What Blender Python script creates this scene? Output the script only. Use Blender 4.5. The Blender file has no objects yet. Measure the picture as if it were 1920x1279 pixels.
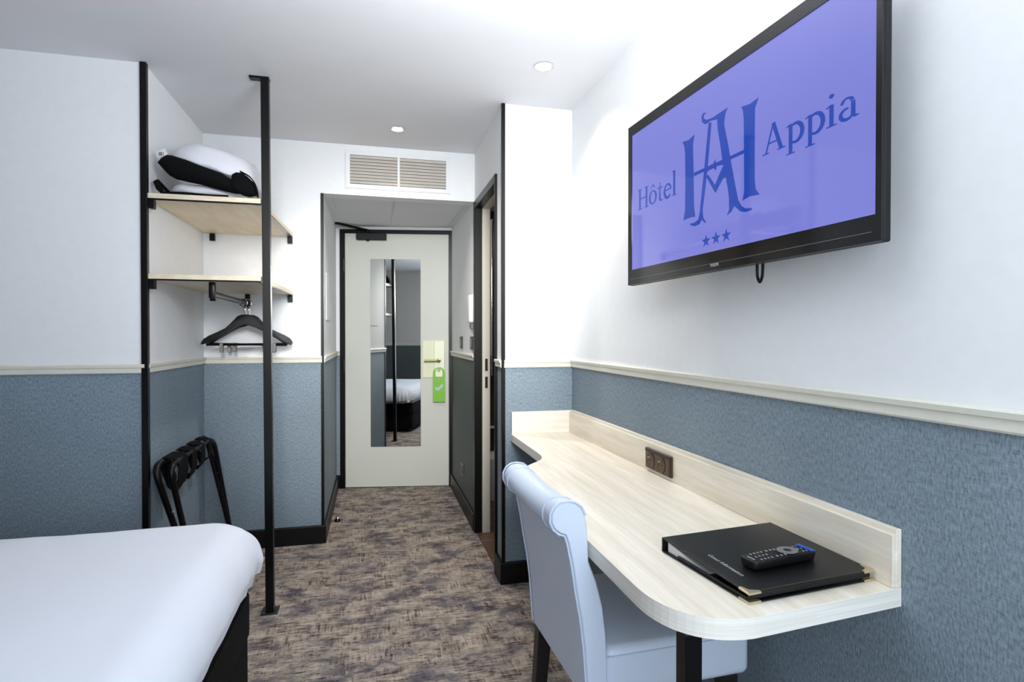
import bpy, bmesh, math, random
from mathutils import Vector, Matrix, noise
random.seed(7)
sc = bpy.context.scene
COL = sc.collection
PI = math.pi

# ------------------------------------------------------------------ materials
def lin(c):
    o = []
    for v in c:
        v = v / 255.0
        o.append(v / 12.92 if v <= 0.04045 else ((v + 0.055) / 1.055) ** 2.4)
    return (o[0], o[1], o[2], 1.0)

class NT:
    def __init__(s, name):
        s.m = bpy.data.materials.new(name); s.m.use_nodes = True
        s.t = s.m.node_tree; s.b = s.t.nodes['Principled BSDF']; s.out = s.t.nodes['Material Output']
    def n(s, typ, **kw):
        x = s.t.nodes.new(typ)
        for k, v in kw.items(): setattr(x, k, v)
        return x
    def l(s, a, b): s.t.links.new(a, b)
    def pos(s): return s.n('ShaderNodeNewGeometry').outputs['Position']
    def mapping(s, src, scale=(1, 1, 1), rot=(0, 0, 0), loc=(0, 0, 0)):
        m = s.n('ShaderNodeMapping'); m.inputs['Scale'].default_value = scale
        m.inputs['Rotation'].default_value = rot; m.inputs['Location'].default_value = loc
        s.l(src, m.inputs['Vector']); return m.outputs[0]
    def noise(s, vec, scale=5, detail=3, rough=.5, dist=0):
        x = s.n('ShaderNodeTexNoise'); x.inputs['Scale'].default_value = scale
        x.inputs['Detail'].default_value = detail; x.inputs['Roughness'].default_value = rough
        x.inputs['Distortion'].default_value = dist
        s.l(vec, x.inputs['Vector']); return x.outputs['Fac']
    def ramp(s, fac, stops):
        r = s.n('ShaderNodeValToRGB'); el = r.color_ramp.elements
        while len(el) < len(stops): el.new(.5)
        for e, (p, c) in zip(el, stops): e.position = p; e.color = c
        s.l(fac, r.inputs[0]); return r.outputs[0]
    def mix(s, fac, a, b, mode='MIX'):
        x = s.n('ShaderNodeMix', data_type='RGBA', blend_type=mode)
        for key, v in ((0, fac), (6, a), (7, b)):
            if hasattr(v, 'is_linked') or hasattr(v, 'links'): s.l(v, x.inputs[key])
            else: x.inputs[key].default_value = v
        return x.outputs[2]
    def math(s, op, a, b=0.5):
        x = s.n('ShaderNodeMath', operation=op)
        for i, v in enumerate((a, b)):
            if hasattr(v, 'links'): s.l(v, x.inputs[i])
            else: x.inputs[i].default_value = v
        return x.outputs[0]
    def bump(s, h, strength=.3, dist=.002):
        x = s.n('ShaderNodeBump'); x.inputs['Strength'].default_value = strength
        x.inputs['Distance'].default_value = dist
        s.l(h, x.inputs['Height']); s.l(x.outputs[0], s.b.inputs['Normal'])

def mat(name, rgb, rough=.5, metal=0., spec=.5, grain=0., gscale=80, bump=0., coat=0., sheen=0.):
    t = NT(name); b = t.b; c = lin(rgb)
    b.inputs['Base Color'].default_value = c; b.inputs['Roughness'].default_value = rough
    b.inputs['Metallic'].default_value = metal; b.inputs['Specular IOR Level'].default_value = spec
    b.inputs['Coat Weight'].default_value = coat; b.inputs['Sheen Weight'].default_value = sheen
    if grain or bump:
        n = t.noise(t.pos(), gscale, 3)
        if grain:
            a = tuple(max(0, v * (1 - grain)) for v in c[:3]) + (1,)
            d = tuple(min(1, v * (1 + grain)) for v in c[:3]) + (1,)
            t.l(t.ramp(n, [(.3, a), (.7, d)]), b.inputs['Base Color'])
        if bump: t.bump(n, bump, .002)
    return t.m

def emis(name, rgb, strength=1.0, rough=.1, base=(0, 0, 0)):
    t = NT(name); b = t.b
    b.inputs['Base Color'].default_value = lin(base); b.inputs['Roughness'].default_value = rough
    b.inputs['Emission Color'].default_value = lin(rgb); b.inputs['Emission Strength'].default_value = strength
    return t.m

def wallpaper(name, rgb):
    t = NT(name); p = t.pos()
    sx = t.n('ShaderNodeSeparateXYZ'); t.l(p, sx.inputs[0])
    s = t.math('ADD', sx.outputs[0], sx.outputs[1])
    cb = t.n('ShaderNodeCombineXYZ'); t.l(s, cb.inputs[0]); t.l(sx.outputs[2], cb.inputs[1])
    v = cb.outputs[0]
    n1 = t.noise(t.mapping(v, (240, 88, 1)), 1, 1, .5, .15)       # short upright crinkles
    n2 = t.noise(t.mapping(v, (38, 420, 1)), 1, 2, .5)           # fine weft lines
    n3 = t.noise(v, 2.2, 2)
    h = t.math('ADD', t.math('MULTIPLY', n1, .65), t.math('MULTIPLY', n2, .35))
    c = lin(rgb)
    dk = tuple(x * .62 for x in c[:3]) + (1,); lt = tuple(x * 1.32 for x in c[:3]) + (1,)
    col = t.ramp(h, [(.30, dk), (.5, c), (.70, lt)])
    big = t.ramp(n3, [(.3, (.86, .86, .86, 1)), (.7, (1, 1, 1, 1))])
    t.l(t.mix(1.0, col, big, 'MULTIPLY'), t.b.inputs['Base Color'])
    t.b.inputs['Roughness'].default_value = .62; t.b.inputs['Specular IOR Level'].default_value = .35
    t.bump(h, .55, .003)
    return t.m

def oak(name, a, b_, along='Y', rough=.42):
    t = NT(name); p = t.pos()
    sc_ = {'Y': (34, 1.6, 34), 'X': (1.6, 34, 34), 'XY': (14, 2.2, 90), 'E': (1.8, 1.8, 120)}[along]
    w = t.noise(p, 2.2, 2)
    n1 = t.noise(t.mapping(p, sc_), 1, 5, .6, .35)
    n2 = t.noise(t.mapping(p, tuple(x * 4.5 for x in sc_)), 1, 3, .6)
    f = t.math('ADD', t.math('MULTIPLY', n1, .72), t.math('MULTIPLY', n2, .28))
    t.l(t.ramp(f, [(.32, lin(a)), (.5, lin(tuple((x + y) / 2 for x, y in zip(a, b_)))), (.66, lin(b_))]), t.b.inputs['Base Color'])
    t.b.inputs['Roughness'].default_value = rough
    t.bump(f, .08, .001)
    return t.m

def carpet():
    t = NT('carpet_weave'); p = t.pos()
    wob = t.n('ShaderNodeTexNoise'); wob.inputs['Scale'].default_value = 14; t.l(p, wob.inputs['Vector'])
    wv = t.n('ShaderNodeVectorMath', operation='MULTIPLY_ADD'); t.l(wob.outputs['Color'], wv.inputs[0]); wv.inputs[1].default_value = (.05, .05, 0); t.l(p, wv.inputs[2])
    q = wv.outputs[0]
    def dirs(a, c, loc, det=3):
        return t.noise(t.mapping(p, (a, c, 1), loc=loc), 1, det, .6)
    hx = t.math('ADD', t.math('MULTIPLY', dirs(9, 120, (0, 0, 0)), .62), t.math('MULTIPLY', dirs(20, 60, (2, 5, 0)), .38))
    hy = t.math('ADD', t.math('MULTIPLY', dirs(120, 9, (3, 7, 0)), .62), t.math('MULTIPLY', dirs(60, 20, (6, 1, 0)), .38))
    sel = t.ramp(t.noise(t.mapping(q, (8, 10, 1), loc=(4, 4, 0)), 1, 1), [(.53, (0, 0, 0, 1)), (.56, (1, 1, 1, 1))])
    st = t.n('ShaderNodeMix', data_type='FLOAT'); t.l(sel, st.inputs[0]); t.l(hx, st.inputs[2]); t.l(hy, st.inputs[3])
    both = t.math('ADD', t.math('MULTIPLY', st.outputs[0], .34), t.math('ADD', t.math('MULTIPLY', hx, .40), t.math('MULTIPLY', hy, .26)))
    pa = t.noise(t.mapping(q, (8, 12, 1), loc=(1.3, .4, 0)), 1, 6, .72)
    pb = t.noise(t.mapping(q, (5.5, 8.5, 1), loc=(8.1, 3.3, 0)), 1, 6, .7)
    fine = t.noise(p, 600, 1)
    tot = t.math('ADD', t.math('MULTIPLY', both, .66), t.math('ADD', t.math('MULTIPLY', pa, .29), t.math('MULTIPLY', fine, .05)))
    base = t.ramp(tot, [(.415, lin((64, 56, 60))), (.46, lin((108, 97, 94))), (.50, lin((160, 147, 135))), (.57, lin((194, 180, 164)))])
    tot2 = t.math('ADD', t.math('MULTIPLY', both, .45), t.math('MULTIPLY', pb, .55))
    blue = t.ramp(tot2, [(.505, (0, 0, 0, 1)), (.56, (1, 1, 1, 1))])
    tint = t.mix(1.0, base, (.36, .40, .52, 1), 'MULTIPLY'); col = t.mix(t.math('MULTIPLY', blue, .9), base, t.mix(.35, tint, lin((78, 83, 98))))
    t.l(col, t.b.inputs['Base Color'])
    t.b.inputs['Roughness'].default_value = .95; t.b.inputs['Specular IOR Level'].default_value = .1
    t.bump(t.math('ADD', both, fine), .4, .003)
    return t.m

def tiles():
    t = NT('brown_tiles')
    br = t.n('ShaderNodeTexBrick'); br.offset = 0
    br.inputs['Scale'].default_value = 1; br.inputs['Brick Width'].default_value = .3; br.inputs['Row Height'].default_value = .3
    br.inputs['Mortar Size'].default_value = .004
    br.inputs['Color1'].default_value = lin((98, 70, 52)); br.inputs['Color2'].default_value = lin((88, 62, 46)); br.inputs['Mortar'].default_value = lin((150, 130, 112))
    t.l(t.pos(), br.inputs['Vector']); t.l(br.outputs[0], t.b.inputs['Base Color'])
    t.b.inputs['Roughness'].default_value = .4
    return t.m

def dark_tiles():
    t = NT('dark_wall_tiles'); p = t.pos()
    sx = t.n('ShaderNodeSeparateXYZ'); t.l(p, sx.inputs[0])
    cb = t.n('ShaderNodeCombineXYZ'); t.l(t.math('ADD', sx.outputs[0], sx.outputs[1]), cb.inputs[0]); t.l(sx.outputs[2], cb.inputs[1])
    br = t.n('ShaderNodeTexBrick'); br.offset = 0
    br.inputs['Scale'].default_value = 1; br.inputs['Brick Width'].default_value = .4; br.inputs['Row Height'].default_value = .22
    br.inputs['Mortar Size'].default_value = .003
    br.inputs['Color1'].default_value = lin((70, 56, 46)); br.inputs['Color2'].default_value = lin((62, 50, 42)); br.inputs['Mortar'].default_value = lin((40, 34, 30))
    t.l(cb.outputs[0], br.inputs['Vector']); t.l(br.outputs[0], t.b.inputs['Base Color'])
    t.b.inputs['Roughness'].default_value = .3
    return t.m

def linen(name, rgb):
    t = NT(name); p = t.pos()
    t.b.inputs['Base Color'].default_value = lin(rgb); t.b.inputs['Roughness'].default_value = .8
    t.b.inputs['Sheen Weight'].default_value = .15; t.b.inputs['Specular IOR Level'].default_value = .2
    t.bump(t.noise(p, 9, 2), .12, .02)
    return t.m

M = dict(
    white=mat('white_paint', (236, 237, 238), .7, grain=.012, gscale=30, bump=.03),
    ceil=mat('ceiling_paint', (226, 226, 228), .8, grain=.01, gscale=6),
    paper=wallpaper('blue_grey_wallpaper', (132, 147, 158)),
    white_shaded=mat('shaded_wall_paint', (205, 201, 195), .7, grain=.012, gscale=30),  # backlit shade of rear and headboard walls put into the paint colour
    panel=mat('darkened_dado', (78, 86, 84), .6, grain=.06, gscale=300, bump=.1),  # darkened dado; on rear and headboard walls backlit shade is put into colour
    rail=mat('cream_rail_paint', (224, 221, 208), .45, grain=.02, gscale=60),
    black=mat('black_metal', (7, 6, 7), .36, spec=.28, grain=.15, gscale=40),
    blackwood=mat('black_skirting', (10, 9, 9), .4, spec=.3, grain=.2, gscale=25),
    blackgloss=mat('black_gloss_plastic', (9, 9, 10), .12, grain=.1),
    blackmatt=mat('black_matt_plastic', (15, 15, 17), .45, spec=.35, grain=.1),
    cloth=mat('black_fabric', (9, 9, 10), .9, spec=.15, grain=.25, gscale=250, bump=.25, sheen=0),
    bedcloth=mat('bed_base_fabric', (12, 10, 13), .92, spec=.15, grain=.25, gscale=300, bump=.2),
    door=mat('door_laminate', (205, 206, 197), .45, grain=.012, gscale=4),
    plate=mat('cream_lock_plate', (226, 229, 196), .35, grain=.01),
    plate2=mat('pale_lock_cover', (240, 244, 214), .3, grain=.01),
    lever=mat('lever_brass', (176, 168, 124), .3, .8, grain=.03),
    chrome=mat('chrome', (215, 213, 212), .12, 1.0, grain=.02),
    steel=mat('brushed_steel', (150, 146, 140), .35, .9, grain=.06, gscale=200),
    darksteel=mat('dark_steel', (70, 68, 66), .35, .85, grain=.06, gscale=200),
    mirror=mat('mirror_glass', (235, 238, 236), .01, 1.0, grain=.004, gscale=2),
    desk=oak('whitened_oak', (220, 208, 187), (246, 239, 225)),
    deskE=oak('whitened_oak_edge', (222, 216, 205), (250, 247, 240), 'E'),
    deskX=oak('whitened_oak_short', (226, 219, 205), (246, 241, 230), 'X'),
    shelf=oak('shelf_oak', (206, 190, 163), (232, 221, 198), 'XY'),
    chair=mat('pale_blue_leatherette', (212, 222, 238), .44, spec=.4, grain=.02, gscale=300, bump=.12, coat=.05),
    piping=mat('pale_blue_piping', (206, 217, 234), .5, grain=.02),
    darkwood=mat('dark_stained_wood', (30, 22, 21), .4, grain=.25, gscale=40),
    sheet=linen('white_cotton', (226, 230, 240)),
    pillow=linen('white_bag_pillow', (226, 226, 232)),
    plastic=mat('clear_plastic', (238, 240, 244), .08, spec=.7, grain=.01),
    folder=mat('black_leatherette', (10, 10, 11), .36, spec=.4, grain=.15, gscale=350, bump=.1),
    stitch=mat('gold_stitch', (92, 72, 48), .6, grain=.1),
    gold=mat('pale_gold_metal', (214, 198, 166), .28, .85, grain=.03),
    paper_sheet=mat('paper_sheets', (232, 230, 226), .8, grain=.02, gscale=200),
    silver=mat('silver_ink', (176, 176, 178), .4, .2, grain=.02),
    grey=mat('grey_plastic', (112, 112, 116), .4, grain=.03),
    blue=mat('blue_keys', (34, 88, 190), .4, grain=.05),
    bluelabel=mat('label_ink', (60, 66, 110), .7, grain=.1),
    bronze=mat('bronze_plate', (84, 66, 48), .32, .55, grain=.06),
    bronzedk=mat('dark_bronze', (38, 30, 24), .4, .4, grain=.06),
    ventwhite=mat('vent_enamel', (232, 233, 234), .4, grain=.01),
    ventslat=mat('vent_slat_enamel', (206, 199, 190), .45, grain=.02),
    ventdark=mat('vent_void', (38, 28, 24), .8, grain=.1),
    green=mat('green_card', (122, 188, 44), .35, grain=.04, gscale=30),
    tick=mat('grey_tick', (188, 190, 200), .4, grain=.02),
    switch=mat('dark_switch', (52, 52, 50), .4, grain=.05),
    whiteplastic=mat('white_plastic', (228, 229, 228), .35, grain=.01),
    jamb=mat('cream_jamb', (202, 196, 182), .45, grain=.02),
    carpet=carpet(), tiles=tiles(), dktiles=dark_tiles(),
    lens=emis('lamp_lens', (255, 244, 228), 14.0),
    screen=emis('tv_screen', (124, 128, 214), .9, .05, (12, 12, 20)),
    ink=emis('tv_logo_blue', (34, 70, 172), .9, .06, (8, 10, 30)),
    ceramic=mat('white_ceramic', (226, 224, 220), .15, grain=.01),
    seam=mat('paint_seam', (190, 192, 190), .7, grain=.02),
)

# ------------------------------------------------------------------ geometry helpers
def BM(): return bmesh.new()

def box(bm, x0, x1, y0, y1, z0, z1, bev=0, seg=2, mi=0):
    vs = [bm.verts.new(p) for p in ((x0, y0, z0), (x1, y0, z0), (x1, y1, z0), (x0, y1, z0), (x0, y0, z1), (x1, y0, z1), (x1, y1, z1), (x0, y1, z1))]
    fs = [bm.faces.new([vs[i] for i in q]) for q in ((0, 3, 2, 1), (4, 5, 6, 7), (0, 1, 5, 4), (1, 2, 6, 5), (2, 3, 7, 6), (3, 0, 4, 7))]
    for f in fs: f.material_index = mi
    if bev:
        es = list({e for f in fs for e in f.edges})
        r = bmesh.ops.bevel(bm, geom=es, offset=bev, segments=seg, affect='EDGES', profile=.5)
        for f in r['faces']: f.material_index = mi
    return vs

def xf(bm, mtx, start=0):
    bm.verts.ensure_lookup_table()
    for v in bm.verts[start:]: v.co = mtx @ v.co

def obox(bm, mtx, dims, bev=0, seg=2):
    """box of full size dims centred on the origin of mtx"""
    t = BM(); a, b, c = [d / 2 for d in dims]
    box(t, -a, a, -b, b, -c, c, bev, seg)
    xf(t, mtx); merge(bm, t)

def merge(bm, t):
    me = bpy.data.meshes.new('tmp'); t.to_mesh(me); t.free(); bm.from_mesh(me); bpy.data.meshes.remove(me)

def prism(bm, pts, fn, d0, d1, bev=0, mi=0):
    """closed outline pts (u,v) extruded from depth d0 to d1; fn(u,v,d)->xyz"""
    a = [bm.verts.new(fn(u, v, d0)) for u, v in pts]
    b = [bm.verts.new(fn(u, v, d1)) for u, v in pts]
    n = len(pts); fs = [bm.faces.new(a[::-1]), bm.faces.new(b)]
    for i in range(n): fs.append(bm.faces.new((a[i], a[(i + 1) % n], b[(i + 1) % n], b[i])))
    for f in fs: f.material_index = mi
    if bev:
        es = list(fs[0].edges) + list(fs[1].edges)
        bmesh.ops.bevel(bm, geom=es, offset=bev, segments=2, affect='EDGES', profile=.5)

def tube(bm, pts, r, seg=10, closed=False, flat=1.0, up=None):
    """round (or flattened) tube along pts; r number or list"""
    P = [Vector(p) for p in pts]; n = len(P); rings = []
    prev = None
    for i, p in enumerate(P):
        if closed: d = P[(i + 1) % n] - P[i - 1]
        else: d = P[min(i + 1, n - 1)] - P[max(i - 1, 0)]
        d.normalize()
        if prev is None:
            ref = Vector(up) if up else (Vector((0, 0, 1)) if abs(d.z) < .9 else Vector((1, 0, 0)))
            a = d.cross(ref).normalized()
        else:
            a = (prev - d * prev.dot(d)).normalized()
        prev = a; b = d.cross(a)
        rr = r[i] if isinstance(r, (list, tuple)) else r
        rings.append([bm.verts.new(p + a * (rr * math.cos(2 * PI * k / seg)) + b * (rr * flat * math.sin(2 * PI * k / seg))) for k in range(seg)])
    for i in range(n if closed else n - 1):
        A, B = rings[i], rings[(i + 1) % n]
        for k in range(seg): bm.faces.new((A[k], A[(k + 1) % seg], B[(k + 1) % seg], B[k]))
    if not closed:
        bm.faces.new(rings[0][::-1]); bm.faces.new(rings[-1])

def lathe(bm, prof, mtx=None, seg=24):
    """profile (r,z) turned about z"""
    t = BM(); rings = []
    for r, z in prof: rings.append([t.verts.new((max(r, 1e-5) * math.cos(2 * PI * k / seg), max(r, 1e-5) * math.sin(2 * PI * k / seg), z)) for k in range(seg)])
    for A, B in zip(rings, rings[1:]):
        for k in range(seg): t.faces.new((A[k], A[(k + 1) % seg], B[(k + 1) % seg], B[k]))
    t.faces.new(rings[0][::-1]); t.faces.new(rings[-1])
    if mtx is not None: xf(t, mtx)
    merge(bm, t)

def fillet(pts, rad, seg=6):
    """round the corners of an open 3-D polyline"""
    P = [Vector(p) for p in pts]; out = [P[0]]
    for i in range(1, len(P) - 1):
        a, b, c = P[i - 1], P[i], P[i + 1]
        r = min(rad, (a - b).length * .49, (c - b).length * .49)
        s = b + (a - b).normalized() * r; e = b + (c - b).normalized() * r
        for k in range(seg + 1):
            t = k / seg; out.append(s * (1 - t) ** 2 + b * 2 * t * (1 - t) + e * t * t)
    out.append(P[-1]); return out

def obj(name, bm, m, parent=None, smooth=False, angle=35):
    bmesh.ops.recalc_face_normals(bm, faces=bm.faces)
    me = bpy.data.meshes.new(name); bm.to_mesh(me); bm.free()
    for x in (m if isinstance(m, (list, tuple)) else [m]): me.materials.append(x)
    o = bpy.data.objects.new(name, me); COL.objects.link(o)
    if smooth:
        for p in me.polygons: p.use_smooth = True
        try: me.set_sharp_from_angle(angle=math.radians(angle))
        except Exception: pass
    if parent is not None:
        o.parent = parent
        o.matrix_parent_inverse = wm(parent).inverted()
    else:
        xs = [v.co for v in me.vertices]
        lo = Vector([min(c[i] for c in xs) for i in range(3)]); hi = Vector([max(c[i] for c in xs) for i in range(3)])
        c = Vector(((lo.x + hi.x) / 2, (lo.y + hi.y) / 2, lo.z))
        me.transform(Matrix.Translation(-c)); o.location = c
    return o

def wm(o):
    b = o.matrix_basis.copy() if o.type != 'EMPTY' or o.parent else Matrix.LocRotScale(o.location, o.rotation_euler, o.scale)
    if o.parent is None: return Matrix.LocRotScale(o.location, o.rotation_euler, o.scale)
    return wm(o.parent) @ o.matrix_parent_inverse @ Matrix.LocRotScale(o.location, o.rotation_euler, o.scale)

def tag(o, label=None, cat=None, group=None, kind=None):
    if label: o['label'] = label
    if cat: o['category'] = cat
    if group: o['group'] = group
    if kind: o['kind'] = kind
    return o

def thing(name, label, cat, loc, group=None):
    o = bpy.data.objects.new(name, None); COL.objects.link(o); o.location = loc
    o.empty_display_size = .05
    return tag(o, label, cat, group)

def struct(name, bm, m, label=None, parent=None, smooth=False):
    o = obj(name, bm, m, parent, smooth); o['kind'] = 'structure'
    if label: o['label'] = label
    return o

def text_bm(s, size, fn, bold=0., shear=0., depth=.0004):
    """built-in font outline turned into a mesh; fn(u,v,d)->xyz"""
    cu = bpy.data.curves.new('t', 'FONT'); cu.body = s; cu.size = size; cu.shear = shear; cu.offset = bold; cu.extrude = depth
    o = bpy.data.objects.new('t', cu); COL.objects.link(o)
    dg = bpy.context.evaluated_depsgraph_get(); me = bpy.data.meshes.new_from_object(o.evaluated_get(dg))
    bm = BM(); bm.from_mesh(me)
    for v in bm.verts: v.co = fn(v.co.x, v.co.y, v.co.z)
    bpy.data.objects.remove(o); bpy.data.curves.remove(cu); bpy.data.meshes.remove(me)
    return bm

# ------------------------------------------------------------------ room dimensions (metres)
XR, XC, XL, XA = .971, .615, -.288, -.922      # right wall, corridor right / left faces, alcove side wall
YS, YL, YB = 2.708, 2.66, 3.499                # return wall, left wall, alcove back wall
ZC = 2.345
RT, RB = 1.096, 1.058                          # chair rail top / bottom
BH = .105                                      # skirting height
XW, YR = -2.75, -.55                          # far left wall, rear wall
D0 = Vector((-.219, 4.719)); DE = Vector((.814, -.138)).normalized(); DN = Vector((DE.y, -DE.x))   # entrance wall: origin, direction, towards the room
def dp(s, off, z):
    p = D0 + DE * s + DN * off
    return (p.x, p.y, z)

# floor, ceiling
b = BM(); box(b, XW - .1, XR + .1, YR - .1, YS + .1, -.05, 0); box(b, XA - .1, XC, YS + .1, YB, -.05, 0); box(b, XL - .1, XC, YB, 4.85, -.05, 0)
struct('floor', b, M['carpet'], 'brown and slate streaked carpet of the room and corridor')
b = BM(); box(b, XC + .001, 1.9, 2.83, 4.9, -.05, .002)
struct('floor_bathroom', b, M['tiles'], 'brown tiled bathroom floor beyond the open doorway')
b = BM(); box(b, XW - .1, XR + .1, YR - .1, YB + .1, ZC, ZC + .08)
struct('ceiling', b, M['ceil'], 'white plain ceiling of the room')

# two-tone walls: white paint above the rail, wallpaper below
def wall(name, quads, label=None, mats=None):
    """quads: list of (p0, p1, thickness vector, z0, z1)"""
    b = BM()
    for p0, p1, th, z0, z1 in quads:
        p0, p1, th = Vector(p0), Vector(p1), Vector(th)
        cuts = [z0] + ([1.07] if z0 < 1.07 < z1 else []) + [z1]
        for a, c in zip(cuts, cuts[1:]):
            mi = 1 if c <= 1.071 else 0
            q = [p0, p1, p1 + th, p0 + th]
            lo = [b.verts.new((v.x, v.y, a)) for v in q]; hi = [b.verts.new((v.x, v.y, c)) for v in q]
            fs = [b.faces.new(lo[::-1]), b.faces.new(hi)] + [b.faces.new((lo[i], lo[(i + 1) % 4], hi[(i + 1) % 4], hi[i])) for i in range(4)]
            for f in fs: f.material_index = mi
    return struct(name, b, mats or [M['white'], M['paper']], label)

wall('wall_right', [((XR, YR - .1), (XR, YS + .1), (.1, 0), 0, ZC)])
wall('wall_return', [((XC, YS), (XR, YS), (0, .12), 0, ZC)])
wall('wall_left', [((XW - .1, YL), (XA, YL), (0, .1), 0, ZC)])
wall('wall_alcove', [((XA, YL + .1), (XA, YB + .1), (-.1, 0), 0, ZC)])
wall('wall_back', [((XA, YB), (XL, YB), (0, .1), 0, ZC), ((XL, YB), (XC + .1, YB), (0, .1), 2.049, ZC)])
YJ0, YJ1, JZ = 2.842, 3.485, 2.042             # bathroom frame outer edges
DW = dp(.846, 0, 0)
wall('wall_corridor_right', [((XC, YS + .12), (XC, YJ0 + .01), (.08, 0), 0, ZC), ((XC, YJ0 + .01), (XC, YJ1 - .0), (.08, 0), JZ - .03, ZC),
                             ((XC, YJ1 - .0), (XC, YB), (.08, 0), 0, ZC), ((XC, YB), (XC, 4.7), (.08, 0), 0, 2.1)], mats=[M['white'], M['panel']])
wall('wall_corridor_left', [((XL, YB + .1), (XL, 4.8), (-.1, 0), 0, 2.1)])
sL, sR = (XL - .02 - D0.x) / DE.x, (XC + .02 - D0.x) / DE.x
P = lambda s: dp(s, 0, 0)[:2]
tb = tuple(-DN * .1)
wall('wall_entrance', [(P(sL), P(-.035), tb, 0, 2.11), (P(.86), P(sR), tb, 0, 2.11), (P(-.035), P(.86), tb, 2.06, 2.11)])
# rear wall with the big window the daylight comes through, far left wall behind the bed head
WX0, WX1, WZ0, WZ1 = -.35, .86, .45, 2.2
wall('wall_rear', [((XW - .1, YR), (WX0, YR), (0, -.1), 0, ZC), ((WX1, YR), (XR, YR), (0, -.1), 0, ZC),
                   ((WX0, YR), (WX1, YR), (0, -.1), 0, WZ0), ((WX0, YR), (WX1, YR), (0, -.1), WZ1, ZC)], mats=[M['white_shaded'], M['panel']])
wall('wall_headboard', [((XW, YR - .1), (XW, YL + .1), (-.1, 0), 0, ZC)], mats=[M['white_shaded'], M['panel']])
b = BM()
for x0, x1, z0, z1 in ((WX0, WX0 + .06, WZ0, WZ1), (WX1 - .06, WX1, WZ0, WZ1), (WX0 + .06, WX1 - .06, WZ0, WZ0 + .06), (WX0 + .06, WX1 - .06, WZ1 - .06, WZ1), (.22, .28, WZ0 + .06, WZ1 - .06)):
    box(b, x0, x1, YR - .08, YR - .02, z0, z1, .004)
struct('window_1', b, M['white'], 'white framed double window behind the camera')

# corridor ceiling: slopes up a little towards the entrance, with painted seams
b = BM()
pts = [(XL, YB + .02, 2.049), (XC, YB + .02, 2.052), (XC, 4.58, 2.088), (XL, 4.735, 2.088)]
lo = [b.verts.new(p) for p in pts]; hi = [b.verts.new((p[0], p[1], p[2] + .08)) for p in pts]
b.faces.new(lo[::-1]); b.faces.new(hi)
for i in range(4): b.faces.new((lo[i], lo[(i + 1) % 4], hi[(i + 1) % 4], hi[i]))
cc = struct('ceiling_corridor', b, M['ceil'], 'lowered ceiling panel over the entrance corridor')
b = BM()
for xa, xb in ((.13, .13), (XC - .045, XC - .04), (XL + .05, XL + .045)):
    q = [(xa - .0015, YB + .03, 2.0485), (xa + .0015, YB + .03, 2.0485), (xb + .0015, 4.6, 2.0855), (xb - .0015, 4.6, 2.0855)]
    t_ = [b.verts.new(p) for p in q]; b.faces.new(t_)
obj('panel_seam', b, M['seam'], cc)

# bathroom shell seen through the doorway
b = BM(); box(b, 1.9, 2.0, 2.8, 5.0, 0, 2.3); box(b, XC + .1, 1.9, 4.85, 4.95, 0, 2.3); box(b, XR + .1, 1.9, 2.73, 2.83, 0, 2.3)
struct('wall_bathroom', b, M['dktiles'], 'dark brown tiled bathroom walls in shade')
b = BM(); box(b, XC + .1, 1.9, 2.8, 4.9, 2.3, 2.34); struct('ceiling_bathroom', b, M['ceil'])

# chair rails
def sweep(bm, p0, p1, out, prof, m0=0., m1=0.):
    """profile [(d,z)] run from p0 to p1, d measured along out; m0/m1 lengthen the ends per d (mitres)"""
    p0, p1, out = Vector(p0), Vector(p1), Vector(out); d = (p1 - p0).normalized()
    A = [bm.verts.new((*(p0 + out * u + d * (m0 * u)), z)) for u, z in prof]
    B = [bm.verts.new((*(p1 + out * u - d * (m1 * u)), z)) for u, z in prof]
    n = len(prof); bm.faces.new(A[::-1]); bm.faces.new(B)
    for i in range(n): bm.faces.new((A[i], A[(i + 1) % n], B[(i + 1) % n], B[i]))
RAILP = [(0, RB), (.008, RB), (.011, RB + .004), (.011, RB + .022), (.016, RB + .024), (.018, RB + .034), (.015, RT), (0, RT)]
rails = [('right', (XR, YR), (XR, YS), (-1, 0), 0, 1), ('return', (XC + .004, YS), (XR, YS), (0, -1), 0, 1), ('left', (XW, YL), (XA, YL), (0, -1), 0, 0),
         ('alcove', (XA, YL + .004), (XA, YB), (1, 0), 0, 1), ('back', (XA, YB), (XL - .004, YB), (0, -1), 1, 0),
         ('corridor_left', (XL, YB + .004), (XL, 4.731), (1, 0), 0, 1), ('corridor_near', (XC, YS + .006), (XC, YJ0), (-1, 0), 0, 0),
         ('corridor_right', (XC, YJ1), (XC, 4.575), (-1, 0), 0, 1), ('entrance_left', P(sL + .02), P(-.04), tuple(DN), 1, 0), ('entrance_right', P(.862), P(sR - .02), tuple(DN), 0, 1),
         ('headboard', (XW, YR), (XW, YL), (1, 0), 0, 0), ('rear', (XW, YR), (WX0, YR), (0, 1), 0, 0)]
for i, (n_, p0, p1, out, m0, m1) in enumerate(rails):
    b = BM(); sweep(b, p0, p1, out, RAILP, m0, m1)
    struct('trim_%d' % (i + 1), b, M['rail'], 'cream moulded chair rail')
SKP = [(0, 0), (.016, 0), (.016, BH - .006), (.012, BH), (0, BH)]
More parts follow.
